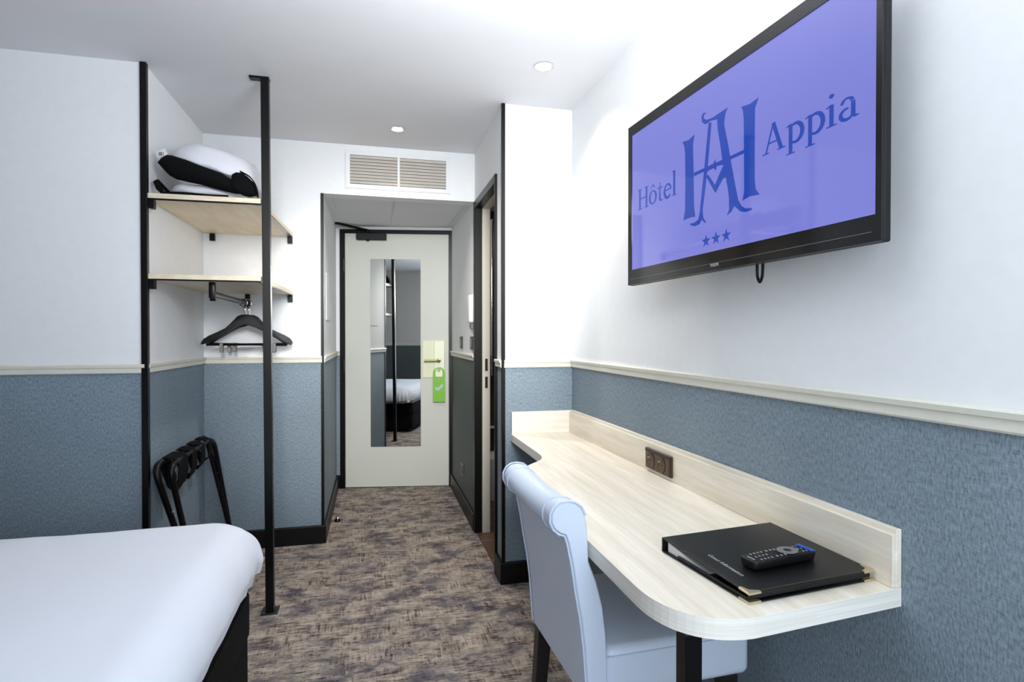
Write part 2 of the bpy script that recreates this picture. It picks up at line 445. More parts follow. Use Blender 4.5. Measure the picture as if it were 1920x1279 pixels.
sk = [('right', (XR, YR), (XR, YS), (-1, 0), 0, 1), ('return', (XC - .016, YS), (XR, YS), (0, -1), 0, 1), ('left', (XW, YL), (XA + .016, YL), (0, -1), 0, 0),
      ('alcove', (XA, YL), (XA, YB), (1, 0), 0, 1), ('back', (XA, YB), (XL + .016, YB), (0, -1), 1, 0), ('corridor_left', (XL, YB), (XL, 4.731), (1, 0), 0, 1),
      ('corridor_near', (XC, YS), (XC, YJ0), (-1, 0), 0, 0), ('corridor_right', (XC, YJ1), (XC, 4.575), (-1, 0), 0, 1),
      ('entrance_left', P(sL + .02), P(-.04), tuple(DN), 1, 0), ('entrance_right', P(.862), P(sR - .02), tuple(DN), 0, 1), ('headboard', (XW, YR), (XW, YL), (1, 0), 0, 0), ('rear', (XW, YR), (XR, YR), (0, 1), 0, 0)]
for n_, p0, p1, out, m0, m1 in sk:
    b = BM(); sweep(b, p0, p1, out, SKP, m0, m1)
    struct('baseboard_' + n_, b, M['blackwood'], 'black skirting board')

# black corner profiles
def corner(i, x0, x1, y0, y1, z0, z1, label):
    b = BM(); box(b, x0, x1, y0, y1, z0, z1, .001, 1); return struct('trim_%d' % i, b, M['black'], label)
corner(21, XA - .012, XA + .012, YL - .012, YL + .012, BH, ZC, 'black corner profile where the left wall meets the alcove')
corner(22, XL - .010, XL + .006, YB - .007, YB + .012, BH, 2.049, 'black corner profile at the left of the corridor')
corner(23, XC - .007, XC + .010, YS - .007, YS + .012, BH - .01, ZC, 'black corner profile of the return wall beside the bathroom doorway')

# ------------------------------------------------------------------ entrance door
b = BM(); t = BM(); box(t, 0, .822, -.04, .0, .006, 2.034, .002, 1)
for v in t.verts: v.co = dp(v.co.x, v.co.y + .003, v.co.z)
merge(b, t)
door = struct('door_1', b, M['door'], 'pale grey entrance door with a tall mirror at the end of the corridor')
def dbox(s0, s1, o0, o1, z0, z1, bev=.001):
    t = BM(); box(t, s0, s1, o0, o1, z0, z1, bev, 1)
    for v in t.verts: v.co = dp(v.co.x, v.co.y, v.co.z)
    return t
b = BM(); merge(b, dbox(-.038, -.004, -.06, .016, 0, 2.064)); merge(b, dbox(.826, .862, -.06, .016, 0, 2.064)); merge(b, dbox(-.004, .826, -.06, .016, 2.036, 2.064))
obj('door_frame', b, M['black'], door)
b = BM()
b = dbox(.615, .79, .003, .013, .881, 1.18, .002); lp = obj('lock_plate', b, M['plate'], door)
b = dbox(.705, .79, .013, .030, .885, 1.176, .004); obj('lock_cover', b, M['plate2'], lp)
b = BM(); lathe(b, [(.017, 0), (.017, .012), (.012, .014)], Matrix.Translation(dp(.745, .03, 1.02)) @ Matrix((( DE.x, 0, DN.x, 0), (DE.y, 0, DN.y, 0), (0, 1, 0, 0), (0, 0, 0, 1))), 16)
tube(b, fillet([dp(.745, .04, 1.02), dp(.745, .07, 1.02), dp(.632, .072, 1.02)], .02), [.0095] * 7 + [.0095, .0095], 10) if False else tube(b, fillet([dp(.745, .04, 1.02), dp(.745, .07, 1.02), dp(.632, .072, 1.02)], .02), .0095, 10)
obj('door_handle', b, M['lever'], door, True)
b = BM(); lathe(b, [(.011, 0), (.011, .02), (.007, .028)], Matrix.Translation(dp(.745, .03, .945)) @ Matrix(((DE.x, 0, DN.x, 0), (DE.y, 0, DN.y, 0), (0, 1, 0, 0), (0, 0, 0, 1))), 14)
obj('lock_knob', b, M['lever'], door, True)
b = dbox(.098, .33, .003, .055, 1.977, 2.03, .004)
t = BM(); lathe(t, [(.012, -.008), (.012, .0)], Matrix.Translation(dp(.185, .03, 1.977)), 12); merge(b, t)
cl = obj('door_closer', b, M['blackmatt'], door)
b = BM(); lathe(b, [(.012, 0), (.012, .03)], Matrix.Translation(dp(.185, .03, 2.028)), 12)
tube(b, [dp(.185, .03, 2.052), dp(.05, .13, 2.066), dp(-.02, .20, 2.072)], .013, 8, flat=.6)
tube(b, [dp(-.02, .20, 2.078), dp(.06, .12, 2.072), dp(.20, .018, 2.055)], .012, 8, flat=.6)
lathe(b, [(.010, 0), (.010, .02)], Matrix.Translation(dp(-.02, .20, 2.064)), 10)
merge(b, dbox(.17, .25, .016, .03, 2.042, 2.058))
obj('closer_arm', b, M['black'], cl, True)
for z in (1.78, .98, .2):
    b = BM(); lathe(b, [(.007, 0), (.007, .1)], Matrix.Translation(dp(-.006, .018, z - .05)), 10); obj('hinge', b, M['black'], door, True)

b = dbox(.2, .598, .0035, .008, .328, 1.831, .0008)
tag(obj('mirror', b, M['mirror']), 'tall frameless mirror fixed on the pale entrance door', 'mirror')

# green card hanging on the lock knob
t0 = thing('door_hanger', 'bright green do-not-disturb card hanging on the door lock', 'door hanger', dp(.746, .034, .69))
b = BM(); out = []; cx, w_, zt, zb_ = .746, .048, .967, .689
for k in range(17):
    a = PI * k / 16; out.append((cx + w_ * math.cos(a), zt - w_ + w_ * math.sin(a)))
out += [(cx - w_, zb_), (cx + w_, zb_)]
hole = []
for k in range(28):
    a = 2 * PI * k / 28; hole.append((cx + .028 * math.cos(a), .918 + (.032 if math.sin(a) > 0 else .03) * math.sin(a) + (.010 if math.sin(a) > 0 else -.012)))
def ringplate(bm, outer, inner, d0, d1, fn):
    def loop(pts, d): return [bm.verts.new(fn(u, v, d)) for u, v in pts]
    for d in (d0, d1):
        vo, vi = loop(outer, d), loop(inner, d)
        es = [bm.edges.new((vo[i], vo[(i + 1) % len(vo)])) for i in range(len(vo))] + [bm.edges.new((vi[i], vi[(i + 1) % len(vi)])) for i in range(len(vi))]
        bmesh.ops.triangle_fill(bm, use_beauty=True, use_dissolve=False, edges=es)
        if d == d0: A = (vo, vi)
        else:
            for p, q in zip(A, (vo, vi)):
                for i in range(len(p)): bm.faces.new((p[i], p[(i + 1) % len(p)], q[(i + 1) % len(q)], q[i]))
ringplate(b, out, hole, .0455, .047, lambda s, z, d: dp(s, d, z))
obj('card', b, M['green'], t0)
b = BM(); tk = [(.712, .798), (.722, .785), (.735, .778), (.748, .783), (.765, .8), (.782, .82), (.776, .832), (.764, .829), (.745, .807), (.735, .803), (.722, .81)]
prism(b, tk, lambda s, z, d: dp(s, d, z), .0472, .0476); obj('tick_mark', b, M['tick'], t0)

# ------------------------------------------------------------------ bathroom doorway
b = BM()
def xbox(bm, y0, y1, z0, z1, x0=XC - .012, x1=XC + .034): box(bm, x0, x1, y0, y1, z0, z1, .002, 1)
xbox(b, YJ1 - .045, YJ1, 0, JZ); box(b, XC - .012, XC + .034, YJ0, YJ0 + .018, 0, JZ, .002, 1); xbox(b, YJ0 + .018, YJ1 - .045, JZ - .045, JZ)
bd = struct('door_2', b, M['black'], 'black framed open bathroom doorway on the right of the corridor')
b = BM(); box(b, XC + .034, XC + .082, YJ1 - .062, YJ1 - .0, .003, JZ - .03, .002, 1); box(b, XC + .034, XC + .082, YJ0 + .012, YJ1 - .062, JZ - .05, JZ - .03)
jl = obj('jamb_lining', b, M['jamb'], bd)
for z0, z1 in ((1.0, 1.075), (.895, .965)):
    b = BM(); box(b, XC + .050, XC + .066, YJ1 - .064, YJ1 - .0615, z0, z1); obj('strike_plate', b, M['blackmatt'], jl)
b = BM(); tube(b, [(.826, 4.0, .93), (.826, 4.0, 2.05)], .011, 12)
for z in (.99, 1.98): tube(b, [(.826, 4.0, z), (.826, 4.05, z), (.75, 4.05, z)], .007, 8)
tag(obj('shower_rail', b, M['chrome'], None, True), 'slim upright chrome bar inside the dark bathroom', 'rail')
tw = thing('waste_bin', 'white lidded bin on the brown bathroom tiles', 'bin', (.88, 4.15, 0))
b = BM(); lathe(b, [(.085, .003), (.095, .03), (.105, .29), (.1, .295)], Matrix.Translation((.905, 4.15, 0)), 28); obj('bin_body', b, M['ceramic'], tw, True)
b = BM(); lathe(b, [(.108, .295), (.108, .315), (.09, .34), (.02, .352)], Matrix.Translation((.905, 4.15, 0)), 28); obj('lid', b, M['ceramic'], tw, True)
b = BM(); box(b, .72, 1.2, 4.78, 4.85, .42, .435, .003, 1); tag(obj('bathroom_ledge', b, M['whiteplastic']), 'thin pale ledge on the dark bathroom wall', 'ledge')

# ------------------------------------------------------------------ switches and plates on the corridor walls
def plate(name, label, cat, y0, y1, z0, z1, m, th=.012, x=XC, group=None):
    b = BM(); s = -1 if x > 0 else 1
    box(b, min(x, x + s * th), max(x, x + s * th), y0, y1, z0, z1, .003, 2)
    o = obj(name, b, m); return tag(o, label, cat, group)
hp = thing('wall_handset', 'white wall handset beside the bathroom door frame', 'handset', (XC - .02, 3.58, 1.31))
b = BM(); box(b, XC - .03, XC, 3.535, 3.62, 1.30, 1.475, .008, 3); obj('handset_body', b, M['whiteplastic'], hp, True)
b = BM(); box(b, XC - .016, XC, 3.545, 3.61, 1.262, 1.298, .004, 2); obj('handset_cradle', b, M['grey'], hp)
for y0, y1, lb in ((3.985, 4.075, 'dark double light switch above the rail nearest the entrance door'), (3.535, 3.625, 'dark key-card switch beside the bathroom door frame')):
    tw = thing('light_switch', lb, 'switch', (XC, (y0 + y1) / 2, 1.13))
    b = BM(); box(b, XC - .01, XC, y0, y1, 1.128, 1.212, .003, 2); obj('switch_plate', b, M['switch'], tw)
    b = BM(); box(b, XC - .015, XC - .01, y0 + .02, (y0 + y1) / 2 - .003, 1.145, 1.195, .002, 1); box(b, XC - .015, XC - .01, (y0 + y1) / 2 + .003, y1 - .02, 1.145, 1.195, .002, 1); obj('rocker', b, M['steel'], tw)
tw = thing('wall_socket', 'small socket low on the dark corridor wall', 'socket', (XC, 4.0, .23))
b = BM(); box(b, XC - .008, XC, 3.95, 4.035, .225, .31, .003, 2); obj('socket_frame', b, M['steel'], tw)
b = BM(); box(b, XC - .011, XC - .008, 3.962, 4.023, .237, .298, .002, 1); obj('socket_face', b, M['switch'], tw)
b = BM(); box(b, XL, XL + .004, 3.73, 3.99, 1.315, 1.61, .001, 1)
tag(obj('access_panel', b, M['white']), 'white flush access panel on the left corridor wall', 'panel')
ds = thing('door_stop', 'small round chrome door stop on the carpet by the corridor skirting', 'door stop', (-.231, 3.876, 0))
b = BM(); lathe(b, [(.019, 0), (.019, .01), (.014, .018)], Matrix.Translation((-.231, 3.876, 0)), 18); obj('rubber_base', b, M['blackmatt'], ds, True)
b = BM(); lathe(b, [(.013, .018), (.013, .024), (.007, .03)], Matrix.Translation((-.231, 3.876, 0)), 18); obj('dome', b, M['chrome'], ds, True)

# ------------------------------------------------------------------ air vent
av = thing('air_vent', 'white double louvred air grille above the corridor opening', 'vent', (.152, YB, 2.087))
def vy(u, v, d): return (u, YB - d, v)
b = BM(); x0, x1, z0, z1 = -.157, .46, 2.088, 2.312; i0, i1, im0, im1, iz0, iz1 = -.132, .435, .143, .156, 2.113, 2.285
for q in ((x0, i0, z0, z1), (i1, x1, z0, z1), (i0, i1, iz1, z1), (i0, i1, z0, iz0), (im0, im1, iz0, iz1)): box(b, q[0], q[1], YB - .012, YB, q[2], q[3])
obj('vent_frame', b, M['ventwhite'], av)
b = BM(); box(b, i0, i1, YB - .002, YB, iz0, iz1); obj('backing', b, M['ventdark'], av)
for a, c in ((i0, im0), (im1, i1)):
    b = BM()
    for k in range(9):
        z = iz0 + .0125 + k * (iz1 - iz0 - .012) / 8.6
        t = BM(); box(t, a, c, -.0012, .0012, -.0105, .0105)
        xf(t, Matrix.Translation((0, YB - .008, z)) @ Matrix.Rotation(math.radians(-32), 4, 'X')); merge(b, t)
    obj('louvre', b, M['ventslat'], av)

# ------------------------------------------------------------------ ceiling spotlights
for (x, y, r, lb) in ((.13, 3.167, .042, 'recessed round spotlight in the ceiling before the air grille'), (.698, 2.294, .042, 'bright recessed round spotlight in the ceiling near the right wall')):
    sp = thing('ceiling_spotlight', lb, 'spotlight', (x, y, ZC), 'recessed ceiling spotlights')
    b = BM(); lathe(b, [(r * .68, ZC - .002), (r * .72, ZC - .006), (r, ZC - .004), (r, ZC)], Matrix.Translation((x, y, 0)), 32); obj('bezel', b, M['chrome'], sp, True)
    b = BM(); lathe(b, [(.002, ZC - .0075), (r * .62, ZC - .0075), (r * .66, ZC - .006), (r * .66, ZC - .003)], Matrix.Translation((x, y, 0)), 32); obj('bulb', b, M['lens'], sp)

# ------------------------------------------------------------------ open wardrobe: pole, shelves, rail
pt = thing('wardrobe_pole', 'tall black square pole from carpet to ceiling at the wardrobe shelves', 'pole', (-.443, 2.665, 0))
b = BM(); hw = .0165
A = [b.verts.new((-.443 + i * hw, 2.668 + j * hw, .006)) for i, j in ((-1, -1), (1, -1), (1, 1), (-1, 1))]
B = [b.verts.new((-.459 + i * hw, 2.690 + j * hw, ZC - .008)) for i, j in ((-1, -1), (1, -1), (1, 1), (-1, 1))]
b.faces.new(A[::-1]); b.faces.new(B)
for i in range(4): b.faces.new((A[i], A[(i + 1) % 4], B[(i + 1) % 4], B[i]))
obj('post', b, M['black'], pt)
b = BM(); box(b, -.479, -.409, 2.638, 2.714, 0, .006, .001, 1)
bp = obj('base_plate', b, M['darksteel'], pt)
for x, y in ((-.468, 2.648), (-.42, 2.704)):
    b = BM(); lathe(b, [(.005, .006), (.004, .009)], Matrix.Translation((x, y, 0)), 10); obj('screw', b, M['chrome'], bp)
b = BM(); box(b, -.522, -.441, 2.672, 2.71, ZC - .009, ZC, .001, 1); obj('ceiling_plate', b, M['black'], pt)

def shelf(zb, label, with_brackets):
    s = thing('wardrobe_shelf', label, 'shelf', (-.69, 3.08, zb), 'open wardrobe shelves')
    b = BM(); prism(b, [(XA + .002, YL + .0), (-.4745, YL + .0), (-.450, YB - .001), (XA + .002, YB - .001)], lambda u, v, d: (u, v, d), zb, zb + .021, .0008); obj('board', b, M['shelf'], s)
    b = BM(); box(b, XA + .012, -.474, YL + .001, YL + .026, zb - .003, zb - .0002); box(b, XA + .012, -.474, YL + .001, YL + .004, zb - .006, zb - .0002)
    obj('front_angle', b, M['black'], s)
    b = BM()
    prism(b, [(-.502, YL + .03), (-.477, YL + .03), (-.453, YB - .03), (-.479, YB - .03)], lambda u, v, d: (u, v, d), zb - .003, zb - .0002); obj('side_angle', b, M['steel'], s)
    for x, y, w_, d_ in ((XA + .014, YL + .004, .018, .03), (-.885, YB - .024, .026, .022), (-.478, YB - .024, .026, .022)):
        b = BM(); box(b, x, x + w_, y, y + d_, zb - .042, zb - .0035, .001, 1); obj('bracket', b, M['black'], s)
    return s
shelf(1.788, 'upper pale oak wardrobe shelf carrying the bagged pillows', True)
shelf(1.452, 'lower pale oak wardrobe shelf above the clothes rail', True)

RX, RZ = -.683, 1.397
cr = thing('clothes_rail', 'dark metal clothes rail fixed under the lower wardrobe shelf', 'clothes rail', (RX, 3.08, RZ))
b = BM(); tube(b, [(RX, 2.735, RZ), (RX, 3.445, RZ)], .0135, 14, flat=.72, up=(1, 0, 0)); obj('rail_bar', b, M['darksteel'], cr, True)
for y0, y1 in ((2.712, 2.735), (3.43, 3.452)):
    b = BM(); box(b, RX - .013, RX + .013, y0, y1, RZ - .02, 1.4485, .005, 2); obj('rail_bracket', b, M['black'], cr, True)

def hanger(label, y, dx, dz, rot):
    o = thing('coat_hanger', label, 'hanger', (RX, y, RZ), 'black coat hangers on the wardrobe rail')
    cx = RX + .012; zt = 1.331
    up = [(0, 0), (.022, -.002), (.042, -.012), (.06, -.034), (.074, -.055), (.10, -.075), (.14, -.096), (.18, -.115), (.205, -.131), (.217, -.148), (.221, -.162)]
    dn = [(.214, -.162), (.19, -.155), (.15, -.128), (.1, -.098), (.05, -.072), (0, -.050)]
    half = up + dn
    outl = [(cx + u, zt + v) for u, v in half] + [(cx - u, zt + v) for u, v in half[::-1][1:-1]]
    b = BM(); prism(b, outl, lambda u, v, d: (u, d, v), y - .011, y + .011, .004); body = obj('shoulders', b, M['blackmatt'], o, True)
    b = BM(); tube(b, [(cx - .195, y, zt - .163), (cx + .195, y, zt - .163)], .006, 8); obj('trouser_bar', b, M['black'], o, True)
    b = BM(); tube(b, [(cx, y, zt - .045), (cx, y, zt + .022)], .0028, 8); obj('pin', b, M['chrome'], o, True)
    b = BM()
    tube(b, [(RX + .0195 * math.cos(a), y, RZ - .004 + .0205 * math.sin(a)) for a in [2 * PI * k / 24 for k in range(24)]], .0042, 10, True)
    lathe(b, [(.009, -.022), (.009, -.005), (.006, .0)], Matrix.Translation((cx - .004, y, RZ - .021)), 12)
    obj('security_ring', b, M['chrome'], o, True)
    for u in (-.12, .145):
        b = BM(); box(b, cx + u - .009, cx + u + .009, y - .012, y - .004, zt - .205, zt - .155, .0015, 1); box(b, cx + u - .009, cx + u + .009, y + .004, y + .012, zt - .205, zt - .155, .0015, 1)
        tube(b, [(cx + u - .008, y, zt - .172), (cx + u + .008, y, zt - .172)], .008, 8)
        obj('clip', b, M['steel'], o)
    return o
def copy_tree(src, parent=None):
    c = src.copy(); COL.objects.link(c)
    if parent is not None:
        c.parent = parent; c.matrix_parent_inverse = src.matrix_parent_inverse.copy()
    for ch in list(src.children): copy_tree(ch, c)
    return c
h0 = hanger('black coat hanger at the front of the wardrobe rail', 3.33, 0, 0, 0)
h1 = copy_tree(h0); h1.location.y += .036; h1.location.x += .014; h1.rotation_euler = (0, math.radians(1.2), math.radians(-1.5)); h1['label'] = 'second black coat hanger, just behind the front one on the rail'
h2 = copy_tree(h0); h2.location.y += .075; h2.location.x += .006; h2.rotation_euler = (0, math.radians(-.6), math.radians(1.8)); h2['label'] = 'rearmost black coat hanger, closest to the alcove back wall'

for h, offs in ((h1, (.048, -.018)), (h2, (.014, -.075))):
    for o_, dx in zip([c for c in h.children if c.name.startswith('clip')], offs): o_.location.x += dx

# ------------------------------------------------------------------ bagged pillows on the upper shelf
def puff(bm, cx, cy, cz, lx, ly, lz, mtx=None, nu=36, nv=24, pw=3.2, wr=.006, seed=0, flat_bottom=.6):
    """pillow: squarish in plan, domed, wrinkled"""
    t = BM(); rows = []
    for j in range(nv + 1):
        ph = -PI / 2 + PI * j / nv; row = []
        for i in range(nu):
            th = 2 * PI * i / nu
            c, s = math.cos(th), math.sin(th)
            k = (abs(c) ** pw + abs(s) ** pw) ** (-1 / pw)
            r = math.cos(ph) ** .55 if math.cos(ph) > 0 else 0
            x, y, z = lx / 2 * c * k * r, ly / 2 * s * k * r, lz / 2 * math.sin(ph) * (flat_bottom if ph < 0 else 1)
            nn = noise.noise(Vector((x * 14 + seed, y * 14, z * 20))) * wr + noise.noise(Vector((x * 40 + seed, y * 30, z * 20))) * wr * .35
            row.append(t.verts.new((x * (1 + nn * 2), y * (1 + nn * 2), z + nn)))
        rows.append(row)
    for A, B in zip(rows, rows[1:]):
        for i in range(nu): t.faces.new((A[i], A[(i + 1) % nu], B[(i + 1) % nu], B[i]))
    bmesh.ops.remove_doubles(t, verts=t.verts, dist=.0008)
    if mtx is not None: xf(t, mtx)
    merge(bm, t)

SZ = 1.809
# lower bag
p1 = thing('bedding_bag', 'flat black edged bag with a white pillow lying on the upper shelf', 'pillow bag', (-.69, 2.9, SZ), 'bagged pillows on the wardrobe shelf')
b = BM(); puff(b, 0, 0, 0, .315, .43, .085, Matrix.Translation((-.722, 2.95, SZ + .040)) @ Matrix.Rotation(math.radians(2.5), 4, 'Y'), wr=.009, seed=3, flat_bottom=.66); obj('pillow', b, M['pillow'], p1, True, 60)
def ribbon(bm, pts, w, th=.004, up=(0, 0, 1)):
    P = [Vector(p) for p in pts]; n = len(P); R = []
    for i, p in enumerate(P):
        d = (P[min(i + 1, n - 1)] - P[max(i - 1, 0)]).normalized(); u = Vector(up); u = (u - d * u.dot(d)).normalized(); s = d.cross(u)
        ww = w[i] if isinstance(w, (list, tuple)) else w
        R.append([bm.verts.new(p + u * a * ww / 2 + s * c * th / 2) for a, c in ((-1, -1), (1, -1), (1, 1), (-1, 1))])
    for A, B in zip(R, R[1:]):
        for k in range(4): bm.faces.new((A[k], A[(k + 1) % 4], B[(k + 1) % 4], B[k]))
    bm.faces.new(R[0][::-1]); bm.faces.new(R[-1])
b = BM()
ribbon(b, [(-.895, 2.70, SZ + .060), (-.880, 2.694, SZ + .030), (-.862, 2.69, SZ + .008), (-.84, 2.688, SZ + .009), (-.78, 2.688, SZ + .010), (-.68, 2.69, SZ + .0075), (-.61, 2.69, SZ + .0075)], [.012, .02, .014, .012, .013, .011, .012], .012)
obj('black_base', b, M['cloth'], p1, True)
b = BM(); tube(b, [(-.885, 2.70, SZ + .055), (-.893, 2.72, SZ + .066), (-.885, 2.78, SZ + .05), (-.87, 2.9, SZ + .02)], .008, 8); obj('strap', b, M['cloth'], p1, True)
# upper bag, tilted down to the right
p2 = thing('bedding_bag', 'upper plump white pillow in a black sided bag, tilted on the flat bag', 'pillow bag', (-.69, 2.95, SZ + .07), 'bagged pillows on the wardrobe shelf')
TM = Matrix.Translation((-.695, 2.975, SZ + .147)) @ Matrix.Rotation(math.radians(16), 4, 'Y')
b = BM(); puff(b, 0, 0, 0, .385, .50, .228, TM, wr=.012, seed=11, flat_bottom=.3); obj('pillow', b, M['pillow'], p2, True, 60)
b = BM()
top = [(-.888, 1.951), (-.872, 1.972), (-.852, 1.984), (-.83, 1.983), (-.78, 1.969), (-.73, 1.951), (-.68, 1.934), (-.64, 1.921), (-.61, 1.903), (-.595, 1.889), (-.575, 1.884)]
bot = [(-.875, 1.934), (-.862, 1.918), (-.845, 1.900), (-.82, 1.886), (-.77, 1.876), (-.72, 1.868), (-.67, 1.856), (-.63, 1.846), (-.60, 1.840), (-.585, 1.838), (-.57, 1.838)]
for y0, y1, du in ((2.688, 2.72, 0),):
    A = []; 
    n = len(top)
    for j in range(7):
        f = j / 6; row = []
        for i in range(n):
            u = top[i][0] * (1 - f) + bot[i][0] * f; z = top[i][1] * (1 - f) + bot[i][1] * f
            yy = 2.704 - .028 * math.sin(PI * f) * min(1, .3 + math.sin(PI * (i + .5) / n)) + .006 * noise.noise(Vector((u * 22, z * 25, 1)))
            row.append(b.verts.new((u, yy, z)))
        A.append(row)
    for r1, r2 in zip(A, A[1:]):
        for i in range(n - 1): b.faces.new((r1[i], r1[i + 1], r2[i + 1], r2[i]))
    ge = bmesh.ops.extrude_face_region(b, geom=b.faces[:])
    for v in ge['geom']:
        if isinstance(v, bmesh.types.BMVert): v.co.y += .016
obj('black_side', b, M['cloth'], p2, True, 60)
b = BM()
FLP = [(-.596, 1.916), (-.580, 1.926), (-.557, 1.926), (-.533, 1.911), (-.510, 1.888), (-.496, 1.858), (-.493, 1.832), (-.526, 1.824), (-.551, 1.828), (-.579, 1.842), (-.603, 1.862), (-.600, 1.893)]
fcx, fcz = sum(p[0] for p in FLP) / 12, sum(p[1] for p in FLP) / 12
lay = [[b.verts.new((fcx + (u - fcx) * k, y + .004 * noise.noise(Vector((u * 40, v * 40, y * 30))), fcz + (v - fcz) * k)) for u, v in FLP] for y, k in ((2.722, .94), (2.706, 1.0), (2.690, .98), (2.679, .86), (2.673, .6), (2.675, .3))]
for A_, B_ in zip(lay, lay[1:]):
    for k in range(12): b.faces.new((A_[k], A_[(k + 1) % 12], B_[(k + 1) % 12], B_[k]))
b.faces.new(lay[0]); b.faces.new(lay[-1][::-1])
obj('folded_flap', b, M['cloth'], p2, True, 60)
b = BM(); ribbon(b, fillet([(-.560, 2.685, SZ + .119), (-.520, 2.676, SZ + .098), (-.497, 2.674, SZ + .065), (-.489, 2.676, SZ + .03), (-.489, 2.68, SZ + .008)], .02), .012, .005, (0, -1, 0)); obj('strap', b, M['cloth'], p2, True)
b = BM(); ribbon(b, [(-.884, 2.688, 1.978), (-.866, 2.683, 1.983), (-.846, 2.68, 1.992)], .028, .0015); tg = obj('care_tag', b, M['paper_sheet'], p2)
b = BM()
for k, u in enumerate((-.874, -.869, -.865, -.859)): box(b, u, u + .0022, 2.6805, 2.6818, 1.972, 1.987)
obj('tag_print', b, M['bluelabel'], tg)

# ------------------------------------------------------------------ luggage rack leaning in the alcove
lr = thing('luggage_rack', 'black folded tubular luggage rack leaning against the alcove side wall', 'luggage rack', (-.80, 3.0, 0))
def u_frame(name, yb, xo, z_top, y_foot0, y_foot1, x_top, x_foot, y0, y1):
    b = BM()
    pts = fillet([(x_foot, y_foot0, .012), (x_top + .004, y0, z_top - .02), (x_top, y0 + .01, z_top), (x_top, y1 - .01, z_top), (x_top + .004, y1, z_top - .02), (x_foot, y_foot1, .012)], .085, 8)
    tube(b, fillet([(x_foot, y_foot0, .012), (x_top, y0, z_top), (x_top, y1, z_top), (x_foot, y_foot1, .012)], .075, 8), .0125, 12)
    return obj(name, b, M['black'], lr, True)
u_frame('frame_tube', 0, 0, .675, 2.78, 3.42, -.880, -.745, 2.615, 3.37)
u_frame('frame_tube', 0, 0, .665, 2.86, 3.50, -.838, -.775, 2.665, 3.345)
for k, (y, w_, dz) in enumerate(((2.79, .13, .15), (2.95, .075, .14), (3.09, .07, .13), (3.22, .065, .12))):
    b = BM(); pr = []
    for i in range(15):
        a = PI * i / 14
        pr.append((-.885 + .05 * (1 - math.cos(a)) / 2 * 1.0, y + .012 * math.sin(a * 2 + k), .69 + .0 - .0))
    loop = [(-.897, y, .672), (-.882, y, .689), (-.840, y, .682), (-.822, y + .004, .664), (-.824, y + .012, .60), (-.838, y + .02, .55 + .01 * k), (-.855, y + .014, .540 + .01 * k), (-.868, y + .006, .57), (-.884, y, .63), (-.897, y, .66)]
    ribbon(b, loop, w_, .004, (0, 1, 0)); obj('strap', b, M['cloth'], lr, True)
for y, x, z in ((2.666, -.827, .47), (3.385, -.827, .47)):
    b = BM(); t = BM(); lathe(t, [(.006, -.0), (.006, .004), (.004, .006)], Matrix.Translation((x, y, z)) @ Matrix.Rotation(PI / 2, 4, 'Y'), 12); merge(b, t); obj('pivot_bolt', b, M['chrome'], lr, True)

# ------------------------------------------------------------------ bed
bd_ = thing('bed', 'bed with a black fabric base at the left of the room', 'bed', (-1.35, 1.37, 0))
def rrect(x0, x1, y0, y1, r, seg=8):
    out = []
    for cx, cy, a0 in ((x1 - r, y0 + r, -PI / 2), (x1 - r, y1 - r, 0), (x0 + r, y1 - r, PI / 2), (x0 + r, y0 + r, PI)):
        for k in range(seg + 1):
            a = a0 + PI / 2 * k / seg; out.append((cx + r * math.cos(a), cy + r * math.sin(a)))
    return out
b = BM(); prism(b, rrect(-2.4, -.402, .68, 2.085, .06), lambda u, v, d: (u, v, d), .225, .36, .012); obj('bed_base', b, M['bedcloth'], bd_, True)
b = BM(); prism(b, rrect(-2.4, -.408, .69, 2.075, .05), lambda u, v, d: (u, v, d), .05, .224, .006); obj('lower_base', b, M['bedcloth'], bd_, True)
for x, y in ((-.5, .8), (-.5, 1.98), (-2.3, .8), (-2.3, 1.98)):
    b = BM(); lathe(b, [(.022, 0), (.025, .05)], Matrix.Translation((x, y, 0)), 14); obj('leg', b, M['blackwood'], bd_, True)
b = BM(); prism(b, rrect(-2.4, -.43, .70, 2.06, .08), lambda u, v, d: (u, v, d), .362, .53, .03); obj('mattress', b, M['sheet'], bd_, True)
